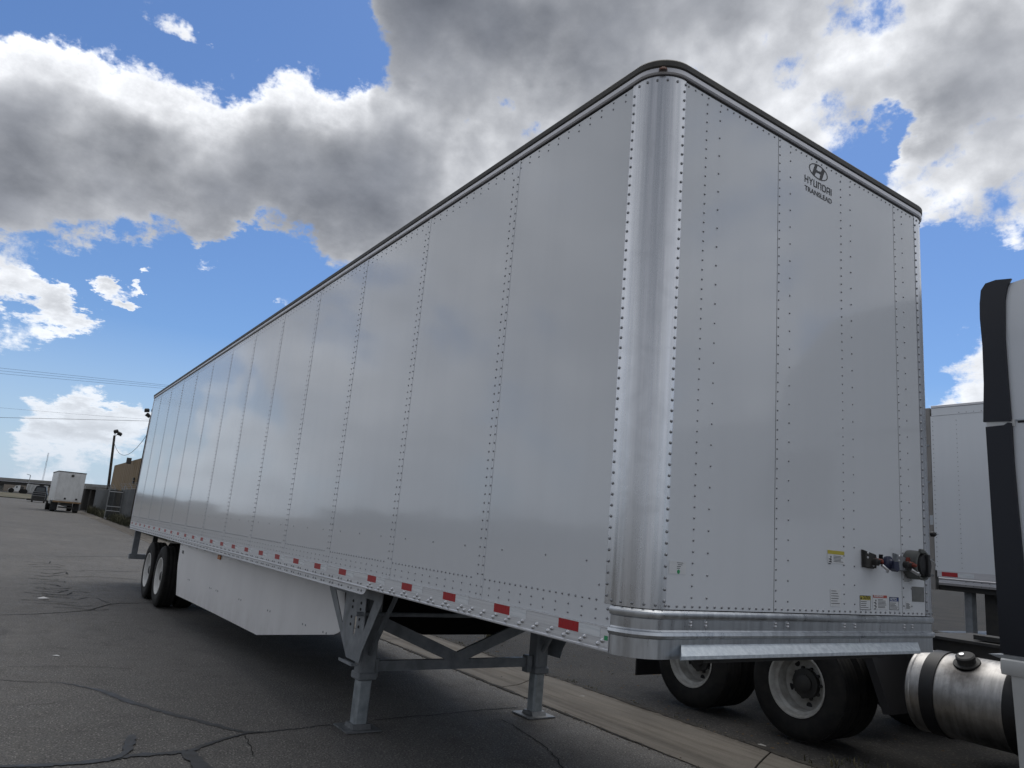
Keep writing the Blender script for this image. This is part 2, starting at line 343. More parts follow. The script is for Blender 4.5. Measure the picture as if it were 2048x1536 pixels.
# ---------------------------------------------------------------- mesh helpers
class MB:
    def __init__(s): s.v = []; s.f = []; s.mi = []
    def add(s, vs, fs, mi=0):
        o = len(s.v); s.v += [tuple(v) for v in vs]
        s.f += [tuple(i+o for i in f) for f in fs]; s.mi += [mi]*len(fs); return s
    def box(s, x0, x1, y0, y1, z0, z1, bev=0, mi=0):
        if bev <= 0:
            vs = [(x, y, z) for x in (x0, x1) for y in (y0, y1) for z in (z0, z1)]
            return s.add(vs, [(0,1,3,2),(4,6,7,5),(0,4,5,1),(2,3,7,6),(0,2,6,4),(1,5,7,3)], mi)
        vs = []; ids = {}
        for ix, x in enumerate((x0, x1)):
            for iy, y in enumerate((y0, y1)):
                for iz, z in enumerate((z0, z1)):
                    sx, sy, sz = (1 if i == 0 else -1 for i in (ix, iy, iz))
                    for a in range(3):
                        q = [x + (sx*bev if a != 0 else 0), y + (sy*bev if a != 1 else 0), z + (sz*bev if a != 2 else 0)]
                        ids[(ix, iy, iz, a)] = len(vs); vs.append(q)
        fs = []
        for a in range(3):
            for e in (0, 1):
                o = [(0,0),(1,0),(1,1),(0,1)]
                fs.append([ids[tuple(([e]+list(c))[{0:[0,1,2],1:[1,0,2],2:[1,2,0]}[a][k]] for k in range(3))+(a,)] for c in o])
        for a in range(3):
            b, c = [k for k in range(3) if k != a]
            for eb in (0, 1):
                for ec in (0, 1):
                    k = [0, 0, 0]; k[b] = eb; k[c] = ec
                    k0 = list(k); k0[a] = 0; k1 = list(k); k1[a] = 1
                    fs.append([ids[tuple(k0)+(b,)], ids[tuple(k1)+(b,)], ids[tuple(k1)+(c,)], ids[tuple(k0)+(c,)]])
        for ix in (0, 1):
            for iy in (0, 1):
                for iz in (0, 1): fs.append([ids[(ix, iy, iz, a)] for a in range(3)])
        return s.add(vs, fs, mi)
    def prism(s, poly, fn, h0, h1, mi=0):
        """poly: 2D outline, fn(u,v,h)->xyz, extruded h0..h1"""
        n = len(poly); vs = [fn(u, v, h0) for u, v in poly] + [fn(u, v, h1) for u, v in poly]
        fs = [tuple(range(n)), tuple(range(2*n-1, n-1, -1))] + [(i, (i+1) % n, n+(i+1) % n, n+i) for i in range(n)]
        return s.add(vs, fs, mi)
    def tube(s, pts, r, n=8, caps=True, mi=0):
        pts = [Vector(p) for p in pts]; rs = r if isinstance(r, (list, tuple)) else [r]*len(pts)
        vs = []; up = Vector((0, 0, 1))
        for i, p in enumerate(pts):
            t = (pts[min(i+1, len(pts)-1)] - pts[max(i-1, 0)]).normalized()
            a = t.cross(up)
            if a.length < .05: a = t.cross(Vector((1, 0, 0)))
            a.normalize(); b = t.cross(a)
            for k in range(n):
                th = 2*PI*k/n; vs.append(p + (a*math.cos(th) + b*math.sin(th))*rs[i])
        fs = [(i*n+k, i*n+(k+1) % n, (i+1)*n+(k+1) % n, (i+1)*n+k) for i in range(len(pts)-1) for k in range(n)]
        if caps: fs += [tuple(range(n-1, -1, -1)), tuple((len(pts)-1)*n+k for k in range(n))]
        return s.add(vs, fs, mi)
    def lathe(s, prof, o, axis='y', n=32, sgn=1, mi=0, a0=0, a1=2*PI):
        """prof: (radius, offset along axis)"""
        vs = []; full = abs(a1-a0-2*PI) < 1e-6; m_ = n if full else n+1
        for r, h in prof:
            for k in range(m_):
                th = a0 + (a1-a0)*k/n; c, q = math.cos(th)*r, math.sin(th)*r
                p = {'y': (c, sgn*h, q), 'x': (sgn*h, c, q), 'z': (c, q, sgn*h)}[axis]
                vs.append((o[0]+p[0], o[1]+p[1], o[2]+p[2]))
        fs = []
        for i in range(len(prof)-1):
            for k in range(n):
                k2 = (k+1) % m_
                fs.append((i*m_+k, i*m_+k2, (i+1)*m_+k2, (i+1)*m_+k))
        return s.add(vs, fs, mi)
    def sweep(s, path, prof, closed=False, caps=True, mi=0):
        """path: (x,y,nx,ny), prof: (offset,z) polygon"""
        n = len(prof); vs = []
        for x, y, nx, ny in path:
            for o, z in prof: vs.append((x+nx*o, y+ny*o, z))
        fs = [(i*n+k, i*n+(k+1) % n, (i+1)*n+(k+1) % n, (i+1)*n+k) for i in range(len(path)-1) for k in range(n)]
        if caps: fs += [tuple(range(n)), tuple((len(path)-1)*n + k for k in range(n-1, -1, -1))]
        return s.add(vs, fs, mi)
    def dome(s, p, nrm, r, h, n=6, mi=0):
        p = Vector(p); nrm = Vector(nrm).normalized(); a = nrm.orthogonal().normalized(); b = nrm.cross(a)
        vs = []
        for rr, hh in ((r, 0), (r*.8, h*.7)):
            for k in range(n):
                th = 2*PI*k/n; vs.append(p + (a*math.cos(th)+b*math.sin(th))*rr + nrm*hh)
        vs.append(p + nrm*h)
        fs = [(k, (k+1) % n, n+(k+1) % n, n+k) for k in range(n)] + [(n+k, n+(k+1) % n, 2*n) for k in range(n)]
        return s.add(vs, fs, mi)
    def mesh(s, name, mats, smooth=None):
        me = bpy.data.meshes.new(name); me.from_pydata(s.v, [], s.f); me.validate(clean_customdata=False)
        mats = mats if isinstance(mats, (list, tuple)) else [mats]
        for q in mats: me.materials.append(q)
        if len(mats) > 1 and len(me.polygons) == len(s.mi): me.polygons.foreach_set('material_index', s.mi)
        import bmesh
        bm = bmesh.new(); bm.from_mesh(me); bmesh.ops.recalc_face_normals(bm, faces=bm.faces); bm.to_mesh(me); bm.free()
        if smooth is not None:
            me.polygons.foreach_set('use_smooth', [True]*len(me.polygons))
            try: me.set_sharp_from_angle(angle=R(smooth))
            except Exception: pass
        me.update(); return me
    def obj(s, name, mats, parent=None, smooth=None, loc=None, kind=None):
        o = bpy.data.objects.new(name, s.mesh(name, mats, smooth)); C.objects.link(o)
        if parent is not None: o.parent = parent
        if loc is not None: o.location = loc
        if kind: o['kind'] = kind
        return o
def tag(o, label=None, cat=None, group=None, kind=None):
    for k, v in (('label', label), ('category', cat), ('group', group), ('kind', kind)):
        if v: o[k] = v
    return o
def thing(name, label, cat, loc=(0, 0, 0), rz=0, group=None):
    o = bpy.data.objects.new(name, None); C.objects.link(o); o.location = loc; o.rotation_euler = (0, 0, rz)
    return tag(o, label, cat, group)
def inst(name, me, parent, loc=(0, 0, 0), rot=(0, 0, 0), scale=None):
    o = bpy.data.objects.new(name, me); C.objects.link(o); o.parent = parent; o.location = loc; o.rotation_euler = rot
    if scale: o.scale = scale
    return o
def text(body, size, mtl, parent, origin, uax, vax, width=None, name='lettering', align='LEFT', bold=0):
    """flat lettering laid out along world directions uax (right) and vax (up)"""
    cu = bpy.data.curves.new('tmp', 'FONT'); cu.body = body; cu.size = size; cu.align_x = align
    cu.resolution_u = 3; cu.offset = bold
    to = bpy.data.objects.new('tmp', cu); C.objects.link(to)
    dg = bpy.context.evaluated_depsgraph_get(); dg.update()
    me0 = to.evaluated_get(dg).to_mesh()
    co = [v.co.copy() for v in me0.vertices]; fs = [tuple(p.vertices) for p in me0.polygons]
    to.to_mesh_clear() if False else None
    bpy.data.objects.remove(to); bpy.data.curves.remove(cu)
    if not co: return None
    sx = 1
    if width:
        wx = max(c.x for c in co) - min(c.x for c in co); sx = width/wx
    u, v, o = Vector(uax), Vector(vax), Vector(origin)
    b = MB(); b.add([o + u*c.x*sx + v*c.y for c in co], fs)
    return b.obj(name, mtl, parent)
def hull_local(o, name, parent):  # small helper kept for readability
    o.parent = parent; return o

# ---------------------------------------------------------------- terrain
def gz(x, y):
    z = .0048*max(0., -x-18)
    if z > 1.0: z = 1.0 + (z-1.0)*.35
    t = min(1, max(0, (y-6)/3.0)); z += .28*t*t*(3-2*t) if x > -30 else .28*t*t*(3-2*t)*max(0, 1-(-x-30)/20)
    return z
def on_ground(px, py):
    """the ground point seen in picture direction (px, py)"""
    d = ray(px, py); t = 1.0
    for _ in range(6000):
        p = CAM + d*t
        if p.z <= gz(p.x, p.y): return p
        t += .02 + t*.002
    return p
def at_dist(px, py, dist):
    d = ray(px, py); h = math.hypot(d.x, d.y); return CAM + d*(dist/h)
def gut(x): return 2.52 + .0185*max(-x, -8)
xs = [60, 20, 8, 4, 2, 0] + [-i for i in range(1, 20)] + list(range(-20, -120, -5)) + list(range(-120, -420, -20)) + [-500, -700, -1200, -3000]
def sheet(name, ylist, mtl, dz=0, kind='structure', xs=xs):
    b = MB(); n = len(ylist(0)); vs = []
    for x in xs:
        for y in ylist(x): vs.append((x, y, gz(x, y)+dz))
    fs = [(i*n+k, i*n+k+1, (i+1)*n+k+1, (i+1)*n+k) for i in range(len(xs)-1) for k in range(n-1)]
    b.add(vs, fs); return b.obj(name, mtl, kind=kind, smooth=40)
sheet('road', lambda x: [-14, -8, -4, 0, gut(x)], asph)
sheet('parking_lot', lambda x: [gut(x)+1.02, 5.2, 6, 6.5, 7, 7.5, 8, 8.5, 9, 12, 30, 120], lotm)
b = MB(); b.add([(-4000, -4000, -.06), (3000, -4000, -.06), (3000, 4000, -.06), (-4000, 4000, -.06)], [(0, 1, 2, 3)])
b.obj('ground', dirtm, kind='structure')
sheet('roadside_dirt', lambda x: [-400, -60, -30, -14.0], dirtm, -.004)

# gutter: one concrete slab after another over a dark bed
bed = sheet('gutter', lambda x: [gut(x)-.0, gut(x)+.3, gut(x)+.6, gut(x)+1.03], crackm, -.035)
prof = [(0.012, .004), (.10, .0), (.22, -.008), (.36, -.014), (.47, -.006), (.58, .006), (.80, .014), (.995, .016)]
x = 4.9
k = 0
rnd = random.Random(3)
while x > -95:
    L_ = 3.3 if x > -40 else 6.6
    b = MB(); vs = []; nx_ = 6
    for i in range(nx_+1):
        for y, z in prof:
            sk = .5*(y-.5) if k not in (0,) else 0
            xx = x - (.01 if i == 0 else 0) + (.01 if i == nx_ else 0) - L_*i/nx_
            xx2 = xx - sk*.9
            jit = (rnd.random()-.5)*.02 if y in (0.012, .995) else 0
            vs.append((xx2, gut(xx2)+y+jit, gz(xx2, 3)+z))
    n = len(prof); fs = [(i*n+q, i*n+q+1, (i+1)*n+q+1, (i+1)*n+q) for i in range(nx_) for q in range(n-1)]
    e = len(vs)                                          # short skirts so each slab has thickness
    bd = [i*n for i in range(nx_+1)] + [nx_*n+q for q in range(1, n)] + [i*n+n-1 for i in range(nx_-1, -1, -1)] + [q for q in range(n-2, 0, -1)]
    vs += [(vs[i][0], vs[i][1], vs[i][2]-.04) for i in bd]
    fs += [(bd[i], bd[(i+1) % len(bd)], e+(i+1) % len(bd), e+i) for i in range(len(bd))]
    b.add(vs, fs); b.obj('concrete_slab', concg, bed, smooth=50)
    x -= L_; k += 1

def edge_strip(off, wmin, wmax, x0, x1, mtl, name, seed, dz):
    rr = random.Random(seed); vs = []; x = x0; w1 = w2 = wmin
    while x > x1:
        w1 = min(wmax, max(wmin*.2, w1+rr.uniform(-1, 1)*wmax*.35)); w2 = min(wmax, max(wmin*.2, w2+rr.uniform(-1, 1)*wmax*.35))
        y = gut(x)+off; vs += [(x, y-w1, gz(x, y)+dz), (x, y+w2, gz(x, y)+dz)]; x -= .035+.04*rr.random()
    MB().add(vs, [(2*i, 2*i+1, 2*i+3, 2*i+2) for i in range(len(vs)//2-1)]).obj(name, mtl, kind='structure')
soilm = mat('damp_soil', (.03, .026, .02), .95, build=soil((.034, .029, .022), (.014, .012, .010), 14, .9, 1, bmp=.8, bsc=90, dist=.006))
edge_strip(1.035, .012, .06, 4, -30, soilm, 'edge_soil', 31, .0215)
edge_strip(-.005, .006, .030, 4, -30, soilm, 'edge_soil', 32, .0075)
# tar lines and cracks in the road, drawn as irregular ribbons lying on it
def ribbon(pix, w0, name, mtl, sub=7, jit=.12, seed=1, dz=.004):
    rr = random.Random(seed); pts = [on_ground(px, py) for px, py in pix]; ws = w0 if isinstance(w0, list) else [w0]*len(pix)
    P = []; W = []
    for i in range(len(pts)-1):
        for j in range(sub):
            t = j/sub; p = pts[i].lerp(pts[i+1], t); q = (pts[i+1]-pts[i]); q = Vector((-q.y, q.x, 0)).normalized()
            P.append(p + q*(rr.random()-.5)*jit*.16); W.append((ws[i]*(1-t)+ws[i+1]*t)*(.7+.6*rr.random()))
    P.append(pts[-1]); W.append(ws[-1]*.5)
    vs = []
    for i, p in enumerate(P):
        t = (P[min(i+1, len(P)-1)]-P[max(i-1, 0)]); nn = Vector((-t.y, t.x, 0)).normalized()*W[i]/2
        for sg in (1, -1): vs.append((p.x+nn.x*sg, p.y+nn.y*sg, gz(p.x, p.y)+dz))
    b = MB(); b.add(vs, [(2*i, 2*i+1, 2*i+3, 2*i+2) for i in range(len(P)-1)])
    o = b.obj(name, mtl, kind='structure'); return o
def c3p(x, y): return (x*.34180, 1080+y*.34180)
S = lambda *a: [c3p(*q) for q in a]
ribbon(S((330,838),(420,852),(520,868),(590,885),(650,905),(720,940),(850,980),(1000,1020),(1130,1050),(1250,1085),(1350,1115),(1450,1130),(1530,1130)), [.01,.02,.03,.05,.07,.075,.06,.055,.06,.06,.05,.04,.03], 'tar_seam', sealm, seed=2)
ribbon(S((-160,1345),(0,1338),(200,1330),(420,1322),(620,1295),(700,1275),(900,1258),(1060,1250),(1120,1240),(1200,1208),(1300,1175),(1440,1140),(1530,1128)), [.03,.04,.05,.055,.06,.075,.06,.05,.05,.045,.035,.03,.03], 'tar_seam', sealm, seed=3, dz=.007)
ribbon(S((650,1296),(720,1268),(750,1225),(765,1180),(772,1148)), [.03,.05,.06,.07,.075], 'tar_seam', sealm, seed=4, sub=4, dz=.010)
ribbon(S((1090,1245),(1130,1290),(1180,1340),(1230,1400)), [.07,.10,.11,.1], 'tar_seam', sealm, seed=5, sub=4, dz=.010)
ribbon(S((1530,1130),(1640,1120),(1760,1105),(1880,1088),(1960,1085)), [.03,.018,.014,.012,.010], 'tar_seam', sealm, seed=6, dz=.004)
ribbon([(745,1441),(800,1436),(870,1431),(940,1424),(1000,1418),(1036,1417)], .016, 'crack', crackm, seed=7)
ribbon([(1005,1440),(1050,1468),(1085,1490),(1115,1520),(1130,1550)], .010, 'crack', crackm, seed=8)
ribbon(S((1435,1150),(1450,1185),(1475,1235),(1480,1270)), .008, 'crack', crackm, seed=9, sub=4)
ribbon(S((0,440),(190,437),(380,425),(520,414),(640,378),(700,372),(800,372),(905,368)), [.02,.03,.03,.035,.04,.035,.03,.025], 'crack', crackm, seed=10)
ribbon(S((560,340),(610,360),(650,375)), .014, 'crack', crackm, seed=11, sub=4)
ribbon(S((330,98),(500,97),(700,98),(830,97)), .035, 'crack', crackm, seed=12)
ribbon(S((470,178),(600,182),(820,188)), .035, 'crack', crackm, seed=13)
ribbon(S((380,218),(560,216),(820,232)), .035, 'crack', crackm, seed=14)
ribbon(S((40,745),(200,745),(420,742),(600,750),(770,757)), .007, 'crack', crackm, seed=15)
ribbon(S((0,820),(150,832),(330,838)), .010, 'crack', crackm, seed=16)
ribbon(S((70,975),(250,965),(420,945)), .006, 'crack', crackm, seed=17)
for i in range(13):                                      # crazed patch on the left
    y0 = 120+i*17 + rnd.random()*8; x0 = 120+rnd.random()*180
    ribbon(S((x0, y0), (x0+70, y0+rnd.random()*14-4), (x0+150, y0+rnd.random()*20-6), (x0+150+rnd.random()*120, y0+rnd.random()*26-8)), .025+.012*rnd.random(), 'crack', crackm, seed=20+i, sub=4, dz=.004+.0004*i)
for i in range(6):
    x0 = 120+rnd.random()*200; y0 = 285+i*22
    ribbon(S((x0, y0), (x0+120, y0+rnd.random()*16), (x0+260, y0+20), (x0+330, y0+30-rnd.random()*30)), .022, 'crack', crackm, seed=50+i, sub=4, dz=.0065+.0004*i)

# ================================================================ the semi trailer
L, WD = 15.73, 2.622
ZT, ZP, ZB, ZJ = 4.036, 1.394, 1.185, 1.293
T = thing('semi_trailer', 'long white box trailer standing on its landing legs nearest to the viewer', 'trailer')
def body_path(rx=.165, x_start=-L, inset=0, n=12, right=True, left=True, xe=None):
    """outline of the body seen from above: right side, rounded front corners, front, left side"""
    P = []
    if right: P.append((x_start, 0, 0, -1))
    for i in range(n+1):
        a = PI/2*i/n; P.append((-rx + rx*math.sin(a), rx - rx*math.cos(a), math.sin(a), -math.cos(a)))
    for i in range(n+1):
        a = PI/2*i/n; P.append((-rx + rx*math.cos(a), WD-rx + rx*math.sin(a), math.cos(a), math.sin(a)))
    if left: P.append((x_start, WD, 0, 1))
    return P
# inner carcass so nothing shows through the joints
b = MB(); b.sweep([(x, y, nx, ny) for x, y, nx, ny in body_path()], [(-.012, ZB+.02), (-.012, 4.06), (-.03, 4.06), (-.03, ZB+.02)])
b.obj('inner_frame', darkst, T)
# right side panels
XS0, PW = -1.277, 1.2192
edges = [XS0 - k*PW for k in range(12)]
sp = []
prev = None
for k in range(13):
    x1 = (XS0+.028 if k == 0 else edges[k-1]) - .0015
    x0 = (edges[k]+.0015) if k < 12 else -L+.05
    if k == 0:
        poly = [(x0, ZJ+.002), (-.1665, ZJ+.002), (-.1665, ZP-.001), (-.2095, ZP-.001), (-.2095, ZT), (x0, ZT)]
        b = MB().prism(poly, lambda u, v, h: (u, h, v), -.001, .003)
        b.obj('side_panel', white, T)
        b = MB().prism([(x0, ZJ+.002), (XS0+.028, ZJ+.002), (XS0+.028, ZT), (x0, ZT)], lambda u, v, h: (u, h, v), -.003, -.0012) if False else None
        continue
    # a long shallow dish in every sheet keeps the reflections from lining up
    b = MB(); nx_, nz_ = 12, 20; vs = []; ph = rnd.random()*6
    for i in range(nx_+1):
        for j in range(nz_+1):
            u, v = i/nx_, j/nz_
            dsh = .0026*math.sin(PI*u)*math.sin(PI*v)*math.sin(2.2*v*PI+ph) + .0014*math.sin(PI*u)*math.sin(9*v+ph*2)*math.sin(PI*v)
            vs.append((x0+(x1-x0)*u, -.001+dsh, ZJ+.002+(ZT-ZJ-.002)*v))
    nn = nz_+1; b.add(vs, [(i*nn+j, i*nn+j+1, (i+1)*nn+j+1, (i+1)*nn+j) for i in range(nx_) for j in range(nz_)])
    b.obj('side_panel', white, T, smooth=60)
for e in edges:                                           # narrow overlap strip beside each seam
    MB().box(e+.002, e+.0265, -.0028, -.0012, ZJ+.003, ZT-.001).obj('seam_strip', white, T)
MB().box(-L, -L+.052, -.006, .03, ZB, 4.04, .002).obj('rear_post', trimm, T)
MB().box(-L+.01, -.17, WD-.002, WD+.002, ZJ, ZT).obj('left_wall', white, T)
MB().box(-L-.01, -L, .0, WD, 1.15, 4.06).obj('rear_door', white, T)
# rounded aluminium corner posts
for sd in (0, 1):
    pts = body_path(right=False, left=False, n=16)
    arc = pts[:17] if sd == 0 else pts[17:]
    if sd == 0: path = [(-.211, 0, 0, -1)] + arc + [(0, .1685, 1, 0)]
    else: path = [(0, 2.4225, 1, 0)] + arc + [(-.211, WD, 0, 1)]
    b = MB(); b.sweep(path, [(.0028, ZP), (.0028, ZT), (-.001, ZT), (-.001, ZP)])
    b.obj('corner_post', cornerm, T, smooth=30)
# front panels
fe = [.1685, .939, 2.158, 2.4225]
for a, c in zip(fe[:-1], fe[1:]):
    b = MB(); nx_, nz_ = 14, 20; vs = []; ph = rnd.random()*6
    for i in range(nx_+1):
        for j in range(nz_+1):
            u, v = i/nx_, j/nz_
            dsh = .0018*math.sin(PI*u)*math.sin(PI*v)*math.sin(2.6*v*PI+ph+u*2)
            vs.append((.0005+dsh, a+.0018+(c-a-.0036)*u, ZP+.001+(ZT-ZP-.001)*v))
    nn = nz_+1; b.add(vs, [(i*nn+j, i*nn+j+1, (i+1)*nn+j+1, (i+1)*nn+j) for i in range(nx_) for j in range(nz_)])
    b.obj('front_panel', white, T, smooth=60)
# roof rail and dark roof edge
p = body_path(n=16)
MB().sweep(p, [(-.02, ZT+.006), (.012, ZT+.006), (.018, ZT+.014), (.018, 4.073), (.013, 4.078), (-.02, 4.078)]).obj('roof_rail', trimm, T, smooth=35)
MB().sweep(p, [(-.02, 4.079), (.014, 4.079), (.022, 4.084), (.023, 4.112), (.016, 4.122), (.004, 4.128), (-.06, 4.131)]).obj('roof_edge', rubber, T, smooth=35)
MB().sweep(p, [(-.008, ZT-.006), (.001, ZT-.006), (.001, ZT+.006), (-.008, ZT+.006)]).obj('rail_gasket', blackp, T)
MB().box(-L, -.06, .05, WD-.05, 4.08, 4.128).obj('roof', trimm, T)
# ribbed front sill
p = [(-.1645, 0, 0, -1)] + body_path(right=False, left=False, n=16) + [(-.1645, WD, 0, 1)]
MB().sweep(p, [(-.006, ZP-.004), (.003, ZP-.004), (.012, 1.381), (.014, 1.368), (.010, 1.356), (.001, 1.350), (.0, 1.306), (.004, 1.300), (.015, 1.296),
               (.018, 1.283), (.013, 1.272), (.002, 1.266), (.0015, ZB-.002), (-.006, ZB-.002)]).obj('front_sill', sillm, T, smooth=32)
# angled rub plate under the sill
vs = []
for y in (.273, 2.31):
    yo = -.045 if y < 1 else -.060
    vs += [(.006, y, 1.245), (.052, y+yo, 1.204), (.052, y+yo, 1.189), (.044, y+yo, 1.186), (-.0, y, 1.200)]
MB().add(vs, [(0, 1, 2, 3, 4), (9, 8, 7, 6, 5), (0, 5, 6, 1), (1, 6, 7, 2), (2, 7, 8, 3), (3, 8, 9, 4), (4, 9, 5, 0)]).obj('rub_plate', lipm, T)
# bottom side rails
for sd in (0, 1):
    yy = (lambda o: o) if sd == 0 else (lambda o: WD-o)
    pr = [(.02, ZB), (-.007, ZB), (-.009, ZB+.004), (-.009, ZB+.011), (-.0055, ZB+.014), (-.0055, ZJ-.006), (-.008, ZJ-.004), (-.008, ZJ), (.0, ZJ+.0015), (.02, ZJ+.0015)]
    b = MB().prism(pr, lambda u, v, h: (h, yy(u), v), -L, -.167); b.obj('bottom_rail', railm, T)
    # lower flange behind the landing gear, with a rounded front end
    out = [(-L, 1.138), (-L, 1.184), (-2.86, 1.184), (-2.875, 1.165), (-2.895, 1.146), (-2.92, 1.138)]
    b = MB().prism(out, lambda u, v, h: (u, yy(h), v), .004, .012); b.obj('rail_flange', railm, T)
    MB().box(-L, -2.93, min(yy(-.003), yy(.012)), max(yy(-.003), yy(.012)), 1.136, 1.141).obj('flange_lip', railm, T)
# conspicuity tape
rm = MB().box(0, .152, -.0068, -.0056, 1.243, 1.289).mesh('red_reflector', redr)
wm = MB().box(.1535, .305, -.0068, -.0056, 1.243, 1.289).mesh('white_reflector', whr)
for k in range(27):
    xk = -.530 - k*.5779
    if xk < -L+.05: break
    inst('red_reflector', rm, T, (xk, 0, 0)); inst('white_reflector', wm, T, (xk, 0, 0))
# rivets
rv = MB(); nr = (0, -1, 0); RY = -.0012
def col(x, z0, z1, st, y=RY, r=.0066, h=.0050):
    z = z0
    while z <= z1: rv.dome((x, y, z), nr, r, h); z += st
for e in edges:
    col(e-.039, 1.43, 3.95, .0508); col(e+.015, 1.43, 3.95, .0508, -.0028)
    for z in (1.319, 1.362): rv.dome((e-.039, RY, z), nr, .0058, .0045); rv.dome((e+.015, -.0028, z), nr, .0058, .0045)
def near_edge(x, tol=.05): return any(abs(x-(e-.012)) < tol for e in edges)
x = -.268
while x > -L+.08:
    for z in (4.014, 3.975): rv.dome((x, RY, z), nr, .0058, .0045)
    x -= .0975
x = -.268
while x > -L+.08:
    if not near_edge(x): rv.dome((x, RY, 1.362), nr, .0058, .0045); rv.dome((x, RY, 1.321), nr, .0058, .0045)
    x -= .1015
x = -.268
while x > -L+.08:
    if not near_edge(x): rv.dome((x, RY, 1.404), nr, .0066, .005)
    x -= .0508
x = -.68
rv.dome((-.355, RY, 1.574), nr, .0058, .0045); rv.dome((-.255, RY, 1.472), nr, .0058, .0045)
while x > -L+.1: rv.dome((x, RY, 1.579), nr, .0058, .0045); x -= .4045
# corner posts, both edges
z = 1.43
while z < 4.0:
    rv.dome((-.199, -.003, z), nr, .0078, .006); rv.dome((.003, .158, z), (1, 0, 0), .0078, .006)
    rv.dome((.003, 2.434, z), (1, 0, 0), .0078, .006); z += .0508
for a in np.linspace(0, PI/2, 6):
    rx = .165
    for z in (1.412, 4.012):
        n_ = (math.sin(a), -math.cos(a), 0)
        rv.dome((-rx+(rx+.003)*math.sin(a), rx-(rx+.003)*math.cos(a), z), n_, .0078, .006)
        n_ = (math.cos(a), math.sin(a), 0)
        rv.dome((-rx+(rx+.003)*math.cos(a), WD-rx+(rx+.003)*math.sin(a), z), n_, .0078, .006)
for z in (1.371, 1.33): rv.dome((-.187, -.0015, z), nr, .0075, .006)
# front face
fx = (1, 0, 0)
def fcol(y, st, z0=1.45, z1=3.99):
    z = z0
    while z <= z1: rv.dome((.001, y, z), fx, .0057, .0045); z += st
for y, st in ((.336, .0515), (.438, .103), (.953, .0515), (1.052, .103), (1.555, .0515), (1.657, .103), (2.172, .0515), (2.262, .103)): fcol(y, st)
y = .19
while y < WD-.18:
    if min(abs(y-q) for q in (.387, .995, 1.605)) > .03: rv.dome((.001, y, 4.014), fx, .0057, .0045)
    rv.dome((.001, y, 1.410), fx, .0070, .0055); y += .0508
for y in (.336, .438, .953, 1.052, 1.555, 1.657, 2.172, 2.262):
    rv.dome((.001, y, 3.976), fx, .0057, .0045)
rv.obj('rivets', rivetm, T, smooth=60, kind='stuff')
sb = MB().dome((0, 0, 0), (1, 0, 0), .0088, .008, 8).mesh('sill_bolt', boltm, 60)
for y in (.336, .438, .953, 1.052, 1.555, 1.657, 2.172, 2.262):
    for z in (1.341, 1.326): inst('sill_bolt', sb, T, (.001, y, z))
bl = MB().dome((0, 0, 0), (0, -1, 0), .0115, .0095, 8).mesh('rail_bolt', boltm, 60)
bolts = [(-.236, 1.214), (-.207, 1.231)]
x = -.33
for k in range(9): bolts += [(x-.03, 1.214), (x, 1.231)]; x -= .125
while x > -2.95:
    bolts += [(x, 1.229), (x-.035, 1.211), (x+.035, 1.211)]; x -= .19
for x, z in bolts: inst('rail_bolt', bl, T, (x, -.0055, z))
bb = MB()
x = -2.95
while x > -L+.1:
    for dx in (0, .06): bb.dome((x-dx, -.0055, 1.215), nr, .009, .007); bb.dome((x-dx, .004, 1.163), nr, .009, .007)
    x -= .2
bb.obj('rail_rivets', rivetm, T, smooth=60, kind='stuff')
# lamps
ml = MB(); a = PI/4; rx = .165; cxm, cym = -rx+(rx+.019)*math.sin(a), rx-(rx+.019)*math.cos(a)
nv = Vector((math.sin(a), -math.cos(a), 0)); tv = Vector((nv.y, -nv.x, 0))
vs = []; ring = 10
for rr, hh in ((.024, 0), (.022, .010), (.013, .017), (0.001, .019)):
    for k in range(ring):
        th = PI*k/(ring-1); p_ = Vector((cxm, cym, 4.052)) + nv*hh + tv*(-rr*math.cos(th)) + Vector((0, 0, 1))*(rr*.95*math.sin(th)); vs.append(p_)
ml.add(vs, [(i*ring+k, i*ring+k+1, (i+1)*ring+k+1, (i+1)*ring+k) for i in range(3) for k in range(ring-1)])
ml.obj('marker_light', darkamber, T, smooth=50)
for k in range(0, 1): pass
# floor cross members
cm = MB().box(-.03, .03, .10, WD-.10, 1.165, 1.21).mesh('cross_member', darkst)
for k in range(38): inst('cross_member', cm, T, (-.45-.4*k, 0, 0))
MB().box(-L+.02, -.22, .025, WD-.025, 1.20, 1.25).obj('floor', darkst, T)
MB().box(-1.6, -.06, .5, WD-.5, 1.15, 1.19).obj('coupler_plate', darkst, T)
skirt_shade = mat('skirt_inner_shade', (.012, .012, .013), .9, spec=.2)
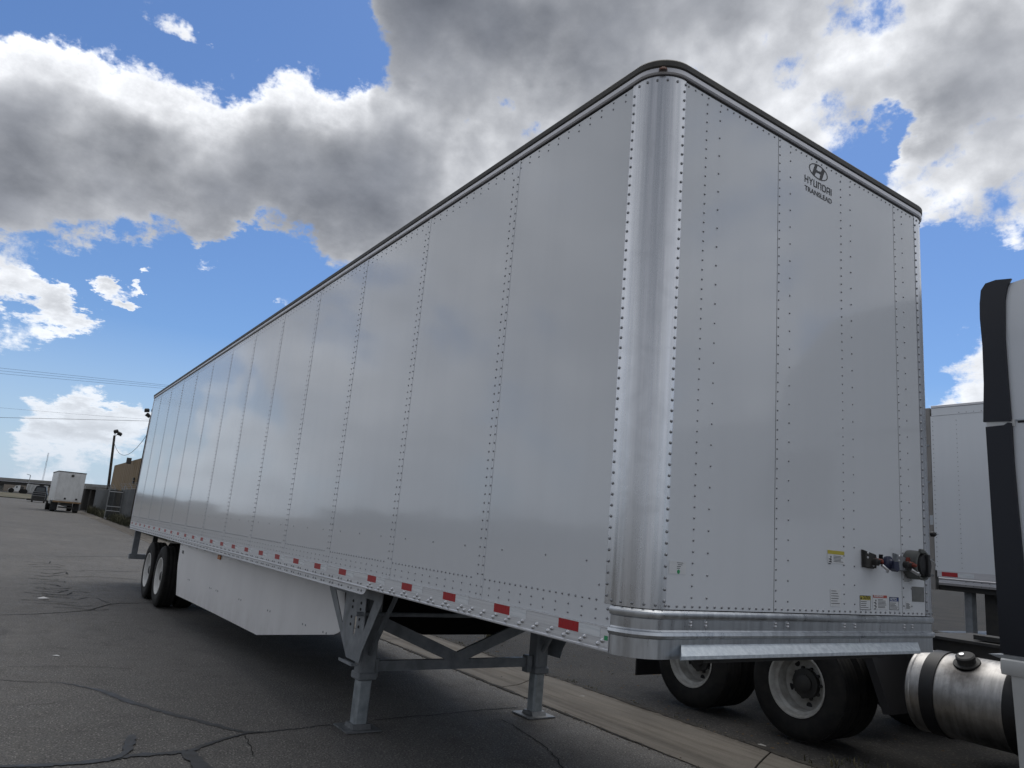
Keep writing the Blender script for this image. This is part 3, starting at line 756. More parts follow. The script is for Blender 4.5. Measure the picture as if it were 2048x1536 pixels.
# side skirts, toed in towards the landing gear
def skirt(sd):
    A, B = Vector((-10.2, .03)), Vector((-3.8, .40)); d = (B-A).normalized()
    prof_ = [(-10.14, 1.135), (-10.10, .80), (-9.90, .371), (-9.0, .368), (-7.87, .360), (-6.26, .342), (-4.30, .640), (-4.22, .665), (-4.12, .715), (-4.085, .76), (-4.17, 1.02), (-4.19, 1.135)]
    def fn(u, v, h):
        y = A.y + (u-A.x)*(B.y-A.y)/(B.x-A.x) + h
        return (u, y if sd == 0 else WD-y, v)
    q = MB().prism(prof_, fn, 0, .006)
    q.mi[1] = 1                                           # inner face coloured black to stand for the shade behind the skirt
    o = q.obj('side_skirt', [skirtm, skirt_shade], T)
    bs = MB()
    for x in (-9.3, -8.2, -7.9, -6.95, -5.95, -4.95, -4.45):
        for dx in (0, .075):
            q = fn(x-dx, .652-.004*(x+10), -.0005); bs.dome(q, (0, -1 if sd == 0 else 1, 0), .011, .006)
    for x in np.arange(-10.0, -4.3, .42):
        for dx in (0, .06): bs.dome(fn(x-dx, 1.105, -.0005), (0, -1 if sd == 0 else 1, 0), .009, .005)
    bs.obj('skirt_bolts', rivetm, o, kind='stuff')
    if sd == 0:
        q = fn(-8.05, 1.05, -.002)
        MB().box(q[0]-.075, q[0]+.075, q[1]-.012, q[1], 1.035, 1.09, .004).obj('side_lamp', amber, T)
        q = fn(-9.9, 1.0, -.002)
        MB().box(q[0]-.09, q[0]+.03, q[1]-.002, q[1], .985, 1.03).obj('skirt_decal', ink, T)
    return o
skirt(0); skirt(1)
# landing gear
def landing_leg(yc, sg):
    lg = MB().box(-3.672, -3.532, yc-.07, yc+.07, .40, 1.12, .012).obj('landing_leg', gearm, T)
    MB().box(-3.686, -3.518, yc-.084, yc+.084, .392, .452, .01).obj('collar', gearm, lg)
    MB().box(-3.660, -3.544, yc-.058, yc+.058, .035, .40, .016).obj('inner_tube', gearg, lg)
    b = MB().box(-3.76, -3.46, yc-.15, yc+.15, .004, .016)
    b.prism([(-.09, .016), (.09, .016), (.068, .05), (-.068, .05)], lambda u, v, h: (-3.602+u, h, v), yc-.08, yc+.08); b.obj('foot_plate', footm, lg)
    # slotted gusset plate
    yo = yc - sg*.135
    outer = [(-4.27, 1.075), (-4.255, 1.045), (-3.70, .55), (-3.45, .55), (-3.135, 1.04), (-3.125, 1.075)]
    b = MB(); th = .007
    def pr(poly): b.prism(poly, lambda u, v, h: (u, h, v), yo-th/2, yo+th/2)
    pr([(-4.27, 1.13), (-3.12, 1.13), (-3.12, 1.058), (-4.27, 1.058)])
    pr([(-4.27, 1.058), (-4.12, 1.058), (-3.87, .80), (-3.885, .72)])
    pr([(-3.27, 1.058), (-3.12, 1.058), (-3.40, .64), (-3.44, .75), (-3.41, .80)])
    pr([(-3.86, 1.058), (-3.62, 1.058), (-3.62, .74), (-3.885, .72), (-3.87, .80)])
    pr([(-3.575, 1.058), (-3.43, 1.058), (-3.41, .80), (-3.44, .75), (-3.575, .76)])
    pr([(-3.62, .915), (-3.575, .905), (-3.575, 1.058), (-3.62, 1.058)])
    pr([(-3.885, .72), (-3.62, .74), (-3.575, .76), (-3.44, .75), (-3.40, .64), (-3.43, .55), (-3.70, .55)])
    b.obj('gusset_plate', gearm, lg)
    b = MB()
    for z in (.82, .88, .96, 1.01):
        for dx in (-.085, .085): b.dome((-3.6+dx, yo-sg*th/2, z), (0, -sg, 0), .013, .010, 6)
    b.obj('gusset_bolts', darkst, lg, kind='stuff')
    if sg > 0: MB().box(-3.73, -3.45, yo-.05, yo, .522, .532).box(-3.73, -3.45, yo-.056, yo-.05, .522, .545).obj('step_bracket', gearm, lg)
    # slanting stay forward of the leg
    MB().tube([(-3.15, yc, 1.12), (-3.53, yc, .60)], .022, 6).obj('stay', gearm, lg)
    return lg
landing_leg(.405, 1); landing_leg(WD-.405, -1)
def bar(p0, p1, w, t, name, mtl, par):
    p0, p1 = Vector(p0), Vector(p1); d = (p1-p0).normalized(); sx = Vector((1, 0, 0)); up = d.cross(sx).normalized()
    vs = [p + sx*a*t/2 + up*c*w/2 for p in (p0, p1) for a, c in ((-1, -1), (1, -1), (1, 1), (-1, 1))]
    return MB().add(vs, [(0, 1, 2, 3), (7, 6, 5, 4), (0, 4, 5, 1), (1, 5, 6, 2), (2, 6, 7, 3), (3, 7, 4, 0)]).obj(name, mtl, par)
bar((-3.62, .50, .49), (-3.62, 2.10, .492), .084, .045, 'cross_brace', gearm, T)
bar((-3.615, .46, .865), (-3.615, 1.31, .535), .10, .03, 'diagonal_brace', gearm, T)
bar((-3.612, 2.13, .865), (-3.612, 1.28, .535), .10, .03, 'diagonal_brace', gearm, T)
for y in (.49, 2.10): MB().box(-3.66, -3.57, y-.03, y+.03, .40, .555, .006).obj('brace_bracket', gearm, T)
MB().tube([(-3.45, .2, .93), (-3.45, 2.3, .93)], .018, 8).obj('crank_shaft', gearm, T)
# running gear
def wheel_meshes(r=.505, wdt=.27, rr=.292, depth=.15, rimmat=None, hubr=.085):
    h = wdt/2
    tp = [(rr, -h+.02), (rr+.02, -h+.004), (r*.86, -h-.004), (r*.955, -h+.012), (r*.985, -h+.03)]
    for g in range(4):
        yv = -h+.045+g*(wdt-.09)/3
        tp += [(r, yv-.020), (r, yv+.014), (r-.012, yv+.017), (r-.012, yv+.023)] if g < 3 else [(r, yv-.020), (r, yv+.010)]
    tp += [(r*.985, h-.03), (r*.955, h-.012), (r*.86, h+.004), (rr+.02, h-.004), (rr, h-.02)]
    ty = MB().lathe(tp, (0, 0, 0), 'y', 48).mesh('tyre', tyrem, 40)
    rp = [(rr+.012, -h+.006), (rr+.010, -h), (rr-.004, -h+.002), (rr-.012, -h+.02), (rr-.02, -h+.06), (rr-.045, -h+.075), (rr-.05, -h+depth-.02), (rr-.09, -h+depth), (.16, -h+depth-.004), (.14, -h+depth-.02), (.0, -h+depth-.02)]
    rm_ = MB().lathe(rp, (0, 0, 0), 'y', 40)
    ri = rm_.mesh('rim', rimmat or rimw, 35)
    hub = MB().lathe([(hubr, -h+depth-.02), (hubr, -h+depth-.07), (.085, -h+depth-.08), (.085, -h+depth-.10), (.06, -h+depth-.12), (0, -h+depth-.12)], (0, 0, 0), 'y', 20)
    for k in range(10):
        th = 2*PI*k/10; hub.lathe([(.016, -h+depth-.02), (.016, -h+depth-.045), (0, -h+depth-.05)], (.142*math.cos(th), 0, .142*math.sin(th)), 'y', 6)
    hb = hub.mesh('hub', darkst, 40)
    ho = MB()
    for k in range(10 if hubr < .1 else 5):
        th = 2*PI*(k+.5)/(10 if hubr < .1 else 5)+.35; ho.lathe([(.024 if hubr < .1 else .032, -h+depth-.0065), (0, -h+depth-.0066)], (.205*math.cos(th), 0, .205*math.sin(th)), 'y', 12)
    hl = ho.mesh('hand_holes', blackp)
    return ty, ri, hb, hl
WM = wheel_meshes()
WT = wheel_meshes(depth=.215, rimmat=mat('shaded_worn_rim', (.4, .4, .38), .5, build=soil((.44, .44, .42), (.28, .27, .25), 9, .4, .6)), hubr=.135)  # tractor rims: worn white, darkened further for the deep shade around them
def wheel(par, x, y, z, flip=False, W=WM):
    e = inst('wheel', W[0], par, (x, y, z), (0, 0, PI if flip else 0))
    for nm, me in zip(('rim', 'hub', 'hand_holes'), W[1:]):
        o = inst(nm, me, e)
        if nm == 'hand_holes': o['kind'] = 'stuff'
    return e
for x in (-11.55, -12.80):
    for y, fl in ((.165, False), (.475, False), (WD-.475, True), (WD-.165, True)): wheel(T, x, y, .505, fl)
    MB().tube([(x, .5, .505), (x, WD-.5, .505)], .065, 10).obj('axle', darkst, T)
MB().box(-13.5, -10.9, .75, .87, .78, 1.09).box(-13.5, -10.9, WD-.87, WD-.75, .78, 1.09).obj('slider_frame', darkst, T)
# rear underride guard
for y in (.18, WD-.18): MB().box(-15.78, -15.70, y-.06, y+.06, .60, 1.15, .006).obj('guard_post', gearm, T)
for y in (.55, WD-.55): MB().box(-15.78, -15.70, y-.05, y+.05, .60, 1.15, .006).obj('guard_post', darkst, T)
MB().box(-15.80, -15.68, .08, WD-.08, .50, .61, .006).obj('guard_bar', gearm, T)
# ---- maker's lettering at the top of the front
mk = MB()
def strokes(segs, o, u, v, sx, sz, wt, xo=.0022, b=None):
    b = b or mk
    for pl in segs:
        for i in range(len(pl)-1):
            p0, p1 = Vector(pl[i]), Vector(pl[i+1]); d = (p1-p0)
            q0 = Vector((p0.x*sx, p0.y*sz)); q1 = Vector((p1.x*sx, p1.y*sz)); d = (q1-q0).normalized(); n_ = Vector((-d.y, d.x))*wt/2; e_ = d*wt*.5
            cs = [q0-e_+n_, q0-e_-n_, q1+e_-n_, q1+e_+n_]
            b.add([(xo, o[0]+c.x, o[1]+c.y) for c in cs], [(0, 1, 2, 3)]); xo += .00002
GL = {'H': [[(0, 0), (0, 1)], [(1, 0), (1, 1)], [(0, .5), (1, .5)]], 'Y': [[(0, 1), (.5, .45), (1, 1)], [(.5, .45), (.5, 0)]],
      'U': [[(0, 1), (0, 0), (.85, 0), (.95, .1), (.95, 1)]], 'N': [[(0, 0), (0, .98), (.85, .98), (.95, .85), (.95, 0)]],
      'D': [[(0, 0), (0, 1), (.8, 1), (1, .8), (1, .2), (.8, 0), (0, 0)]], 'A': [[(0, 0), (0, .85), (.15, 1), (1, 1), (1, 0)], [(0, .38), (1, .38)]], 'I': [[(0, 0), (0, 1)]]}
y0 = 1.191
for ch in 'HYUNDAI':
    strokes(GL[ch], (y0, 3.846), None, None, .0285, .0385, .0068); y0 += .0440
def ell(cx_, cz_, a_, b_, t): return (cx_+a_*math.cos(t), cz_+b_*math.sin(t))
n = 40; ec = (1.325, 3.953); vs = []
for k in range(n):
    t = 2*PI*k/n; q = ell(*ec, .094, .0475, t); q2 = ell(*ec, .087, .0415, t); vs += [(.0022, *q), (.0022, *q2)]
mk.add(vs, [(2*k, 2*k+1, (2*k+3) % (2*n), (2*k+2) % (2*n)) for k in range(n)])
def HH(pts): mk.add([(.00225, ec[0]+u, ec[1]+v) for u, v in pts], [tuple(range(len(pts)))])
LH = [(-.064, -.030), (-.052, -.036), (-.040, -.040), (-.026, -.010), (-.004, -.008), (.004, .005), (-.022, .008), (-.008, .045), (-.019, .046), (-.032, .043)]
HH(LH); HH([(-u, -v) for u, v in LH])
mk.obj('maker_emblem', ink, T)
text('TRANSLEAD', .045, ink, T, (.0022, 1.188, 3.790), (0, 1, 0), (0, 0, 1), width=.272, bold=.0005, name='maker_lettering')
# ---- labels
def label(y0, y1, z0, z1, head=None, hcol=None, hh=.022, lines=4, frame=False, word=None, base=labelw, pict=False, wcol=ink, side=None):
    o = MB().box(.0012, .0022, y0, y1, z0, z1).obj('label', base, T)
    if head:
        MB().box(.0022, .0027, y0+.002, y1-.002, z1-hh, z1-.002).obj('label_heading', hcol, o)
        if word: text(word, hh*.95, wcol, o, (.0031, y0+.008+(.02 if word == 'CAUTION' else 0), z1-hh+.004), (0, 1, 0), (0, 0, 1), width=(y1-y0)*.68, bold=.0006)
        if word == 'CAUTION': MB().prism([(y0+.005, z1-hh+.003), (y0+.022, z1-hh+.003), (y0+.0135, z1-.004)], lambda u, v, h: (h, u, v), .0027, .0031).obj('warning_triangle', ink, o)
    b = MB(); rr = random.Random(int(y0*1000))
    top = z1-(hh if head else 0)-.008; sp_ = (top-z0-.004)/max(1, lines)
    for k in range(lines):
        zz = top-k*sp_; xa = y0+(.35*(y1-y0) if pict else .008)
        b.box(.0022, .0025, xa, xa+(y1-.006-xa)*(.55+.42*rr.random()), zz-.0028, zz)
    if pict:
        for k in range(3):
            zz = top-.004-k*(top-z0)/3.2; b.lathe([(.006, .0026), (0, .0027)], (0, y0+.2*(y1-y0), zz-.004), 'x', 8); b.box(.0022, .0026, y0+.012, y0+.03, zz-.018, zz-.013)
    if frame:
        t = .0025
        for q in ((y0, y1, z0, z0+t), (y0, y1, z1-t, z1), (y0, y0+t, z0+t, z1-t), (y1-t, y1, z0+t, z1-t)): b.box(.0022, .00285, *q)
    b.obj('small_print', ink, o); return o
label(1.398, 1.560, 1.662, 1.732, True, yellowl, .022, 5, pict=True)['label'] = 'wide sticker with a yellow warning band'
label(1.424, 1.521, 1.434, 1.524, lines=6)['label'] = 'white sticker with small black print'
label(1.707, 1.816, 1.421, 1.499, True, yellowl, .024, 4, True, 'CAUTION')['label'] = 'yellow headed CAUTION sticker'
label(1.839, 1.989, 1.427, 1.507, True, redl, .017, 7, False, 'WARNING', pict=True, wcol=labelw)['label'] = 'red headed WARNING sticker'
label(2.013, 2.114, 1.426, 1.498, True, bluel, .024, 5, True, 'NOTICE', wcol=labelw)['label'] = 'blue headed NOTICE sticker'
label(2.174, 2.280, 1.585, 1.637, lines=6)['label'] = 'white sticker under the socket'
label(2.189, 2.255, 1.429, 1.474, lines=6)['label'] = 'small narrow print label'
MB().box(.0012, .0026, 2.268, 2.409, 1.478, 1.566).obj('serial_plate', greyl, T)
lb = label(.182, .292, 1.552, 1.608, lines=0)
lb['label'] = 'translucent inventory sticker with a green dot'
b = MB()
for k, (a_, c_) in enumerate(((.05, .09), (.055, .085), (.05, .075), (.05, .07))): b.box(.0022, .0025, .182+a_, .182+c_, 1.600-.008*k, 1.6025-.008*k)
b.obj('small_print', ink, lb); MB().lathe([(.0095, .0028), (0, .0029)], (0, .243, 1.562), 'x', 16).obj('green_dot', greenl, lb)
o = MB().box(-.0005, .0005, -.02, .02, -.03, .03).obj('label', labelw, T, loc=(-.035, WD-.017, 1.99)); o.rotation_euler = (0, 0, R(52)); o['label'] = 'red and white sticker on the far corner post'
MB().box(.0005, .0012, -.02, .02, .02, .03).obj('label_heading', redl, o)
MB().lathe([(.016, 0), (.017, .02), (.010, .03), (0, .03)], (-.04, WD-.02, 1.90), 'x', 12).obj('latch_knob', blackp, T)
MB().tube([(-.03, WD-.0, 1.90), (-.03, WD+.05, 1.905)], .005, 6).obj('latch_rod', galv, T)
MB().box(-.196, -.172, -.0062, -.0056, 1.235, 1.255).obj('green_chalk_mark', greenl, T)
# ---- air and electric connections
def connector(y, z, head, plate):
    o = MB().prism([(y-.055, z-.045), (y-.058, z+.052), (y+.058, z+.034), (y+.075, z-.01), (y+.055, z-.05)], lambda u, v, h: (h, u, v), .002, .012)
    o.prism([(y-.052, z-.042), (y-.054, z+.046), (y+.050, z+.030), (y+.062, z-.01), (y+.05, z-.046)], lambda u, v, h: (h, u, v), .012, .028)
    o = o.obj('connector_plate', plate, T)
    b = MB()
    for q in ((-.035, .035), (-.038, .010), (.02, -.03)): b.dome((.028, y+q[0], z+q[1]), (1, 0, 0), .008, .006, 8)
    b.obj('plate_screws', boltm, o, kind='stuff')
    MB().lathe([(.021, 0), (.021, .03), (.013, .034), (.013, .05)], (.026, y+.022, z-.010), 'x', 14).obj('outlet_elbow', darkst, o)
    gh = MB().tube([(.04, y+.02, z), (.065, y+.035, z-.005), (.085, y+.05, z-.012)], [.013, .014, .012], 8).obj('gladhand_neck', redp, o)
    return o
c1 = connector(1.785, 1.70, 1, darkst)
b = MB().lathe([(.012, -.012), (.036, -.012), (.038, -.004), (.038, .012), (.022, .018), (.018, .03), (0, .03)], (.085, 1.855, 1.69), 'x', 20)
b.prism([(1.845, 1.70), (1.895, 1.70), (1.905, 1.66), (1.885, 1.645), (1.85, 1.66)], lambda u, v, h: (h, u, v), .09, .125); b.obj('gladhand', bluep, c1, smooth=40)
MB().tube([(.08, 1.80, 1.675), (.10, 1.825, 1.650), (.09, 1.835, 1.640)], .009, 6).obj('gladhand_clip', boltm, c1)
MB().box(.028, .05, 1.862, 1.868, 1.70, 1.735).obj('gladhand_tag', blackp, c1)
c2 = connector(2.118, 1.700, 1, gearm)
MB().prism([(2.150, 1.715), (2.160, 1.735), (2.178, 1.712), (2.168, 1.69)], lambda u, v, h: (h, u, v), .03, .05).obj('gladhand_tag', redp, c2)
MB().tube([(.06, 2.15, 1.665), (.085, 2.18, 1.645), (.08, 2.20, 1.638)], .012, 6).obj('gladhand_clip', boltm, c2)
cn = MB().lathe([(.0, .002), (.084, .002), (.086, .01), (.084, .075), (.088, .078), (.088, .088), (.078, .09), (.072, .08), (0, .078)], (0, 2.245, 1.695), 'x', 28).obj('document_canister', canm, T, smooth=35)
MB().lathe([(.07, .080), (.066, .100), (.03, .108), (0, .108)], (0, 2.245, 1.695), 'x', 24).obj('canister_lid', blackp, cn, smooth=35)
MB().box(.09, .122, 2.235, 2.258, 1.63, 1.76, .004).obj('lid_handle', blackp, cn)
MB().tube([(.09, 2.29, 1.74), (.11, 2.33, 1.72), (.10, 2.36, 1.70)], .003, 5).obj('lid_tether', boltm, cn)
MB().box(.08, .10, 2.20, 2.24, 1.765, 1.79, .004).obj('canister_latch', canm, cn)

# ================================================================ road tractor beyond the gutter
K = thing('road_tractor', 'white sleeper tractor with black cab edge fairings and round fuel tank by the big trailer', 'truck')
YO = 4.17; YM = YO+1.30
for x in (-2.11, -3.43):
    for y, fl in ((YO+.14, False), (YO+.45, False), (2*YM-YO-.45, True), (2*YM-YO-.14, True)): wheel(K, x, y, .52, fl, WT)
    MB().tube([(x, YO+.5, .52), (x, 2*YM-YO-.5, .52)], .07, 10).obj('axle', darkst, K)
for y in (YM-.43, YM+.43): MB().box(-4.5, 4.5, y-.04, y+.04, .80, 1.07, .004).obj('chassis_rail', darkst, K)
MB().box(-1.35, -.35, YM-.55, YM+.55, 1.075, 1.10).obj('deck_plate', darkst, K)
MB().box(-3.3, -2.3, YM-.45, YM+.45, 1.08, 1.13, .01).obj('fifth_wheel', darkst, K)
MB().prism([(-1.50, 1.06), (-1.42, 1.06), (-1.20, .45), (-1.27, .44)], lambda u, v, h: (u, h, v), YO+.02, YO+.6).obj('mud_flap', blackp, K)
for x in (-2.11, -3.43): MB().lathe([(0, -.26), (.20, -.20), (.24, 0), (.20, .20), (0, .26)], (x+.05, YM, .55), 'x', 16).obj('differential', darkst, K, smooth=40)
for y in (YM-.72, YM+.72): MB().lathe([(0, -4.1), (.13, -4.05), (.14, -4.0), (.14, -1.55), (.13, -1.5), (0, -1.45)], (0, y, .80), 'x', 14).obj('air_tank', darkst, K, smooth=40)
MB().box(-1.15, 1.6, YM-.40, YM+.40, .34, .92, .03).obj('driveline_cover', darkst, K)
MB().box(-1.05, .9, 2*YM-YO-.75, 2*YM-YO-.1, .36, 1.02, .04).obj('battery_box', darkst, K)
MB().box(-4.45, -4.35, YO+.1, 2*YM-YO-.1, .62, .98, .01).obj('rear_cross_bar', darkst, K)
for y in (YO+.04, 2*YM-YO-.62): MB().box(-4.30, -4.28, y, y+.58, .18, .92).obj('mud_flap', blackp, K)
MB().box(-1.62, -1.36, YO+.04, YO+.5, 1.06, 1.085, .004).obj('flap_bracket', galv, K)
# fuel tank
ty_, tz_, tr_ = YO+.36, .67, .335
prf = [(0, -1.10), (.28, -1.10), (.312, -1.095), (tr_-.004, -1.085), (tr_+.004, -1.075), (tr_+.004, -1.055), (tr_-.002, -1.045), (tr_, -1.0), (tr_, .5)]
MB().lathe(prf, (0, ty_, tz_), 'x', 56).obj('fuel_tank', tankm, K, smooth=30)
for x0 in (-.965, -.345): MB().lathe([(tr_+.003, x0), (tr_+.010, x0), (tr_+.010, x0+.11), (tr_+.003, x0+.11)], (0, ty_, tz_), 'x', 56).obj('tank_strap', blackp, K, smooth=30)
ca = R(118)                                            # cap stands on the upper outer face
cp = Vector((-.66, ty_+(tr_)*math.cos(ca), tz_+(tr_)*math.sin(ca)))
cap = MB().lathe([(.085, 0), (.082, .008), (.058, .010), (.054, .03), (.060, .034), (.060, .055), (.05, .062), (0, .062)], (0, 0, 0), 'z', 18).obj('fuel_cap', darkst, K, smooth=35, loc=cp)
cap.scale = (1.2, 1.2, 1.1); cap.rotation_euler = Vector((0, math.cos(ca), math.sin(ca))).to_track_quat('Z', 'Y').to_euler()
MB().lathe([(.018, .062), (.016, .070), (0, .072)], (-.02, .0, 0), 'z', 12).obj('cap_vent', boltm, cap)
# cab
cabp = [(-.172, 1.12), (-.172, 3.92), (-.15, 4.06), (.3, 4.12), (1.7, 4.08), (2.3, 3.55), (2.45, 2.9), (2.95, 2.05), (3.05, 1.12)]
b = MB().prism(cabp, lambda u, v, h: (u, h, v), YO+.024, 2*YM-YO-.024); cab_ = b.obj('cab', white, K)
MB().box(-.12, 2.0, YO+.018, YO+.0235, 2.886, 2.90).obj('body_seam', blackp, K)
MB().box(-.13, 1.9, YO+.005, YO+.0235, 2.90, 2.915, .003).obj('drip_moulding', galv, K)
b = MB().prism([(2.5, 1.0), (3.06, 1.12), (3.0, 1.95), (4.5, 1.62), (4.7, 1.4), (4.72, .7), (2.5, .6)], lambda u, v, h: (u, h, v), YO+.2, 2*YM-YO-.2); b.obj('hood', white, K)
MB().prism([(1.75, 2.05), (1.75, 2.75), (2.35, 2.75), (2.75, 2.05)], lambda u, v, h: (u, h, v), YO+.018, YO+.024).obj('side_window', glassm, K)
MB().box(-.195, -.173, YO+.07, 2*YM-YO-.07, 1.15, 4.0).obj('cab_back', white2, K)
# black cab edge fairings
up_ = [(-.365, 2.91), (-.347, 3.23), (-.343, 3.56), (-.352, 3.80), (-.348, 3.93), (-.334, 4.046), (-.296, 4.10), (-.216, 4.112), (-.10, 4.095), (-.135, 4.03), (-.157, 3.92), (-.172, 3.59), (-.168, 3.24), (-.160, 2.90)]
lo_ = [(-.349, 2.866), (-.343, 2.47), (-.335, 1.93), (-.322, 1.10), (-.118, 1.10), (-.131, 1.72), (-.150, 2.25), (-.158, 2.58), (-.158, 2.885), (-.185, 2.892), (-.215, 2.872)]
for nm, pl in (('upper_side_fairing', up_), ('lower_side_fairing', lo_)):
    for y0_, y1_ in ((YO+.0, YO+.022), (2*YM-YO-.036, 2*YM-YO)):
        MB().prism(pl, lambda u, v, h: (u, h, v), y0_, y1_).obj(nm, navy, K)
MB().box(-.345, -.14, YO+.012, YO+.030, 2.862, 2.915).obj('fairing_trim', white2, K)
# white chassis fairing with rolled top edge
fp = [(-.22, 1.00), (-.20, .90), (-.15, .30), (3.0, .30), (3.0, 1.10), (-.20, 1.10), (-.27, 1.085)]
MB().prism([(-.25, .98), (-.225, .30), (1.9, .30), (1.9, .98)], lambda u, v, h: (u, h, v), YO-.02, YO+.0).obj('chassis_fairing', white2, K)
MB().prism([(.0, .95), (-.03, .955), (-.045, 1.0), (-.035, 1.06), (.02, 1.10), (.06, 1.10), (.06, .95)], lambda u, v, h: (h, YO+u, v), -.31, 1.9).obj('step_fairing', white2, K, smooth=30)
MB().prism([(-.30, 1.095), (-.40, 1.085), (-.30, 1.06), (.1, 1.06), (.1, 1.11)], lambda u, v, h: (u, h, v), YO-.02, YO+.3).obj('step_top', galv, K)
MB().box(-.9, -.3, YM-.43, YM-.2, 1.11, 1.15).obj('hose_tray', darkst, K)

# ================================================================ second white trailer on the right
postgrey = mat('weathered_grey', (.13, .125, .12), .5, .2, build=soil((.27, .26, .25), (.20, .19, .18), 3, .4, .6, (1, 1, .3)))
Q = thing('semi_trailer', 'second white box trailer seen between the near trailer and the tractor cab', 'trailer', (0, 10, 0))
XR, XF = -3.63, 9.5
MB().box(XR, XF, .004, 2.6, 1.72, 4.20).obj('side_panel', white, Q)
MB().box(XR+.02, XF, -.004, 2.6, 4.20, 4.33, .004).obj('top_rail', white, Q)
MB().box(XR+.02, XF, -.012, 2.6, 4.332, 4.372, .004).obj('roof_rail', trimm, Q)
MB().box(XR+.03, XF, -.006, .0, 1.62, 1.72).obj('tape_rail', trimm, Q)
MB().prism([(-.004, 1.618), (-.018, 1.60), (-.004, 1.58), (-.004, 1.545), (-.016, 1.535), (-.004, 1.50), (.1, 1.50), (.1, 1.618)], lambda u, v, h: (h, u, v), XR+.05, XF).obj('bottom_rail', trimm, Q)
MB().box(XR-.36, XR-.004, .0, 2.6, 1.42, 4.345, .006).obj('rear_post', postgrey, Q)
for z in (1.62, 1.86, 2.5, 3.1, 3.7): MB().box(XR-.16, XR-.03, -.010, .0, z, z+.03, .003).obj('door_hinge', gearm, Q)
for x0 in (XR+.10, XR+.98, XR+1.85):
    MB().box(x0, x0+.235, -.0085, -.006, 1.634, 1.70).obj('red_reflector', redr, Q); MB().box(x0+.238, x0+.47, -.0085, -.006, 1.634, 1.70).obj('white_reflector', whr, Q)
b = MB()
for x0 in (XR+.035, XR+.40, XR+1.6):
    z = 1.78
    while z < 4.18: b.dome((x0, .004 if x0 > XR+.2 else -.0, z), nr, .0075, .006); z += .075
MB_ = b; x = XR+.45
while x < 1:
    for z in (1.60-.02, 1.525): b.dome((x, -.008, z), nr, .011, .008)
    b.dome((x, -.004, 4.225), nr, .008, .006); x += .11
b.obj('rivets', rivetm, Q, kind='stuff')
MB().box(XR, XF, .1, 2.5, 1.42, 1.50).obj('floor', darkst, Q)
for x0 in (XR+.3, XR+1.55): 
    MB().box(x0, x0+.11, .25, .40, .78, 1.42, .005).obj('guard_post', gearm, Q)
    MB().box(x0, x0+.11, 2.2, 2.35, .78, 1.42, .005).obj('guard_post', gearm, Q)
MB().box(XR-.1, XR+.42, .2, 2.4, .70, .78, .005).obj('guard_bar', gearm, Q)
MB().box(XR+.55, XR+.80, .35, .5, .30, 1.42).obj('suspension_hanger', darkst, Q)
bar((XR+.82, .4, .85), (XR+1.5, .4, 1.36), .05, .05, 'brace', darkst, Q) if False else MB().prism([(XR+.80, .86), (XR+.80, 1.40), (XR+1.45, 1.40), (XR+1.40, 1.34)], lambda u, v, h: (u, h, v), .38, .44).obj('hanger_brace', darkst, Q)
MB().box(XR+1.0, XR+1.66, .26, .33, .66, .70).obj('step_rail', galv, Q)
for x in (.2, 1.5):
    for y, fl in ((.14, False), (2.46, True)): wheel(Q, x, y, .80, fl)
for x in (7.6,):
    for y in (.4, 2.2): MB().box(x-.07, x+.07, y-.07, y+.07, .28, 1.45).obj('landing_leg', gearm, Q)

# ================================================================ background, left
def boxobj(name, mtl, par, x0, x1, y0, y1, z0, z1, bev=0): return MB().box(x0, x1, y0, y1, z0, z1, bev).obj(name, mtl, par)
# white box truck seen from behind
pb = on_ground(100, 1021); pc = on_ground(148, 1026)
dB = 87.0
base = at_dist(130, 1023, dB)
zb_ = gz(base.x, base.y)
BT = thing('box_truck', 'white box truck parked far down the road, seen from behind', 'truck', (base.x, base.y, zb_), R(1.5))
bx0, bx1 = -7.2, 0
tl = at_dist(118, 941.5, dB).z - zb_; bt = at_dist(110, 1001, dB).z - zb_
boxobj('cargo_box', white2, BT, bx0, bx1, -1.22, 1.22, bt, tl-.06, .02)
boxobj('roof_trim', rubber, BT, bx0-.02, bx1+.02, -1.25, 1.25, tl-.06, tl+.02)
boxobj('rear_door', white2, BT, 0, .03, -1.08, 1.08, bt+.12, tl-.25, .01)
boxobj('rear_sill', brownm, BT, -.1, .05, -1.25, 1.25, bt-.14, bt)
MB().lathe([(.14, 0), (.14, .03), (0, .03)], (.03, .05, tl-.38), 'x', 16).obj('rear_emblem', girder, BT)
for y in (-.25, .75): boxobj('door_latch', blackp, BT, .03, .08, y-.09, y+.09, bt+.18, bt+.36, .01)
boxobj('chassis', darkst, BT, bx0-2, -.2, -.5, .5, bt-.42, bt-.14)
for x in (-1.9, bx0-1.2):
    for y in (-1.02, 1.02): MB().lathe([(.25, -.2), (.48, -.22), (.5, -.1), (.5, .1), (.48, .22), (.25, .2)], (x, y, .5), 'y', 24).obj('wheel', tyrem, BT, smooth=40)
for y in (-.95, .95): boxobj('mud_flap', blackp, BT, -1.3, -1.27, y-.28, y+.28, .15, bt-.15)
boxobj('cab', white2, BT, bx0-2.2, bx0-.1, -1.05, 1.05, .7, 2.4, .05)
boxobj('rear_bumper', darkst, BT, -.12, -.02, -.7, .7, .42, .55)
